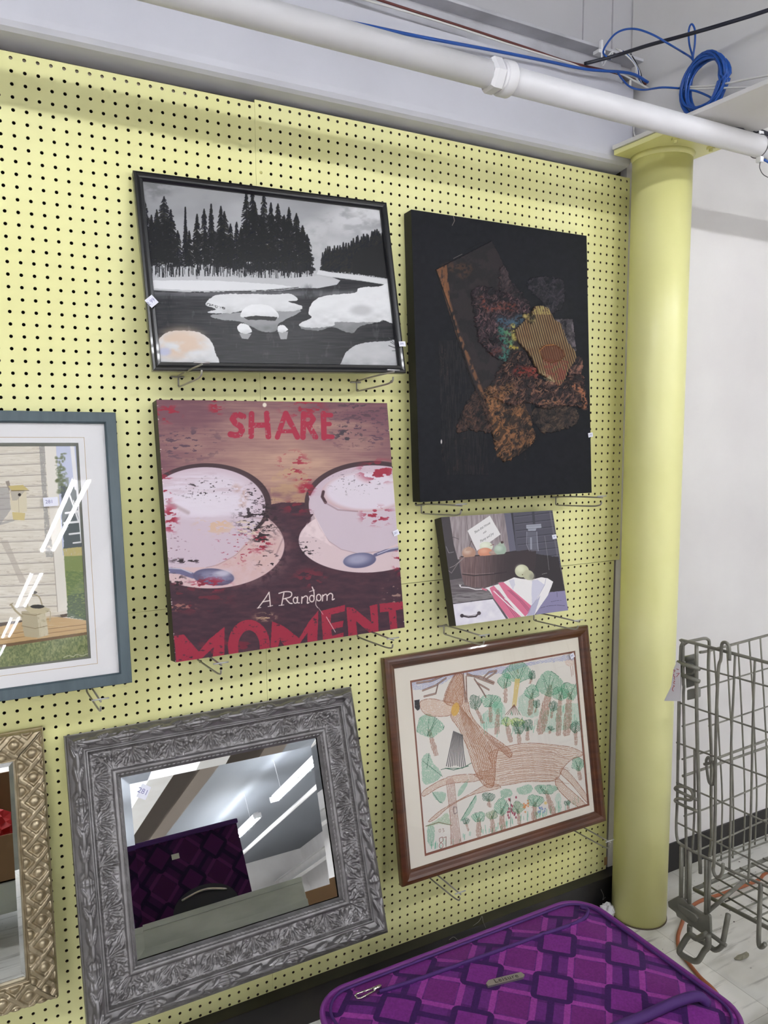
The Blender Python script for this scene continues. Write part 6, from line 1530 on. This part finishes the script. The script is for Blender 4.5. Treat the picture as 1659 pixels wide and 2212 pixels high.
for k in range(80):
    x, y = rd.uniform(.9, 1.9), rd.uniform(-.9, -.05)
    if math.hypot(x - cx, y - cy) < cr_ + .01: continue
    r_ = rd.uniform(.001, .0035); vv = [bm.verts.new((x + r_ * math.cos(t + k) * rd.uniform(.6, 1.6), y + r_ * math.sin(t + k), .0012)) for t in (0, 1.2, 2.4, 3.6, 4.8)]; bm.faces.new(vv)
tag(obj('floor_grit', bm, mat('dark_grit', rgb(64, 60, 56), .9)), 'dark grit scattered on the floor round the column', 'grit', kind='stuff')
# lint on the black base
M_LINT = mat('grey_lint', rgb(120, 116, 112), .9)
for k, (l, lab) in enumerate((([(1022, 2000), (1035, 1990), (1041, 1979), (1044, 1992), (1049, 2004)], 'grey lint strand on the black base under the deer drawing, centre'), ([(1100, 1992), (1110, 1994), (1120, 1990)], 'short grey lint curl on the black base right of the centre strand'), ([(1298, 1921), (1304, 1935), (1302, 1944), (1308, 1938)], 'grey lint strand on the black base beside the column'), ([(970, 2030), (980, 2024), (990, 2032)], 'grey lint wisp on the black base at the left of the suitcase corner'))):
    bm = bmesh.new(); tube(bm, [at_y(x, y, -.0415) for x, y in l], .0008, 5, smooth=4); tag(obj('lint', bm, M_LINT, None, True), lab, 'lint')
# smudge of brown tape at the board corner
p_ = at_y(1308, 1860, -.0002); bm = bmesh.new(); box(bm, p_[0] - .006, p_[0] + .006, -.0009, -.0001, p_[2] - .014, p_[2] + .014); tag(obj('tape_scrap', bm, mat('brown_tape', rgb(166, 128, 84), .7)), 'small brown tape scrap at the lower right pegboard edge', 'tape')

# =================================================================== 12. ACROSS THE AISLE (seen in the mirrors)
M_MARB = mat('grey_green_laminate', rgb(204, 210, 200), .5, noise=(5, rgb(178, 184, 174), .4, .7, (1, 1, 3)))
b_ = thing('display_bench', 'low grey-green display bench across the aisle, reflected in the mirrors', 'bench', (-.55, -1.72, 0))
bt = -1.70 + FZ
bm = bmesh.new(); box(bm, .19, 1.10, -.35, .24, bt - .02, bt, .003); obj('bench_top', bm, M_MARB, b_)
bm = bmesh.new(); box(bm, .19, 1.10, .215, .235, bt - .42, bt - .02, .002); obj('apron', bm, M_MARB, b_)
bm = bmesh.new(); box(bm, .19, 1.10, -.33, -.31, bt - .42, bt - .02, .002); obj('apron', bm, M_MARB, b_)
for x in (.21, 1.03):
    for y in (-.33, .17):
        bm = bmesh.new(); box(bm, x, x + .05, y, y + .05, 0, bt - .02, .002); obj('leg', bm, M_MARB, b_)
Mq = Matrix.Identity(4)       # second suitcase standing on the bench, its face to the pegboard wall
for i, c__ in enumerate(((-1, 0, 0), (0, -1, 0), (0, 0, 1))):
    for j in range(3): Mq[j][i] = c__[j]
Mq[0][3] = .362; Mq[1][3] = -1.56; Mq[2][3] = bt
s2 = thing('suitcase', 'dark purple suitcase on the bench across the aisle, seen only in the silver mirror', 'suitcase', M=Mq)
SW2, SH2 = .60, .30
a = Art(Mq, 0, 0, SW2, SH2, 300, 150, y=0); a.c[:] = suit_pattern(a.U * 1.0, a.V * 1.0 - .5) * .62; a.mesh('front_panel', M_FAB, s2)
bm = bmesh.new(); box(bm, 0, SW2, .001, .22, 0, SH2, .012); obj('shell', bm, M_SIDE, s2)
bm = bmesh.new(); box(bm, -.006, SW2, -.010, .24, SH2 - .020, SH2, .006); obj('lid_rim', bm, M_DKP, s2)
bm = bmesh.new(); P = [(.19 + .13 * math.cos(t), -.004, .0 + .085 * math.sin(t)) for t in np.linspace(0, math.pi, 14)]; vv = [bm.verts.new(p) for p in P] ; bm.faces.new(vv); obj('handle_recess', bm, M_BLK, s2)
bm = bmesh.new(); tube(bm, [(.10, -.008, .045), (.19, -.012, .065), (.28, -.008, .05)], .006, 8, smooth=5); obj('handle', bm, M_CHR, s2, True)
bm = bmesh.new(); box(bm, .255, .285, -.0022, -.0005, .205, .225); obj('price_sticker', bm, mat('cream_sticker', rgb(206, 208, 190), .6), s2)
M_CARD = mat('brown_cardboard', rgb(150, 116, 82), .8)
pl = thing('low_platform', 'low grey platform on the floor across the aisle, reflected in the gold lattice mirror', 'platform', (-.85, -1.75, 0))
bm = bmesh.new(); box(bm, -.50, .44, -.26, .25, .09, .20, .003); obj('deck', bm, M_MARB, pl)
for x in (-.46, .36):
    for y in (-.22, .17):
        bm = bmesh.new(); box(bm, x, x + .05, y, y + .05, 0, .09); obj('foot', bm, M_MARB, pl)
cb = thing('cardboard_box', 'brown cardboard box of red cloth on the low platform, reflected in the gold lattice mirror', 'box', (-.80, -1.70, .20))
bm = bmesh.new(); box(bm, -.40, .34, -.18, .19, 0, .006)
for q in ((-.40, .34, -.18, -.174), (-.40, .34, .184, .19), (-.40, -.394, -.18, .19), (.334, .34, -.18, .19)): box(bm, *q, 0, .17)
obj('carton', bm, M_CARD, cb)
bm = bmesh.new(); box(bm, -.38, .30, -.18, -.172, .17, .34); obj('flap', bm, M_CARD, cb)
M_REDT = mat('red_cloth', rgb(196, 28, 30), .6)
bm = bmesh.new(); bmesh.ops.create_icosphere(bm, subdivisions=3, radius=.09)
for v in bm.verts: n_ = 1 + .35 * (rd.random() - .5); v.co = Vector((v.co.x * n_ * 1.0 - .60, v.co.y * n_ - 1.64, max(.21, v.co.z * n_ * .9 + .36)))
tag(obj('red_cloth_bundle', bm, M_REDT), 'bundle of red cloth heaped in the cardboard box on the low platform', 'cloth')
bx = thing('cardboard_box', 'open cardboard carton with white label on the bench end, seen at the silver mirror corner', 'box', (.80, -2.35, 0))
bm = bmesh.new(); box(bm, -.25, .45, -.2, .2, 0, .64, .003); obj('carton', bm, M_CARD, bx); bm = bmesh.new(); box(bm, -.2, -.02, .2, .2015, .55, .62); obj('label', bm, M_PAPER, bx)
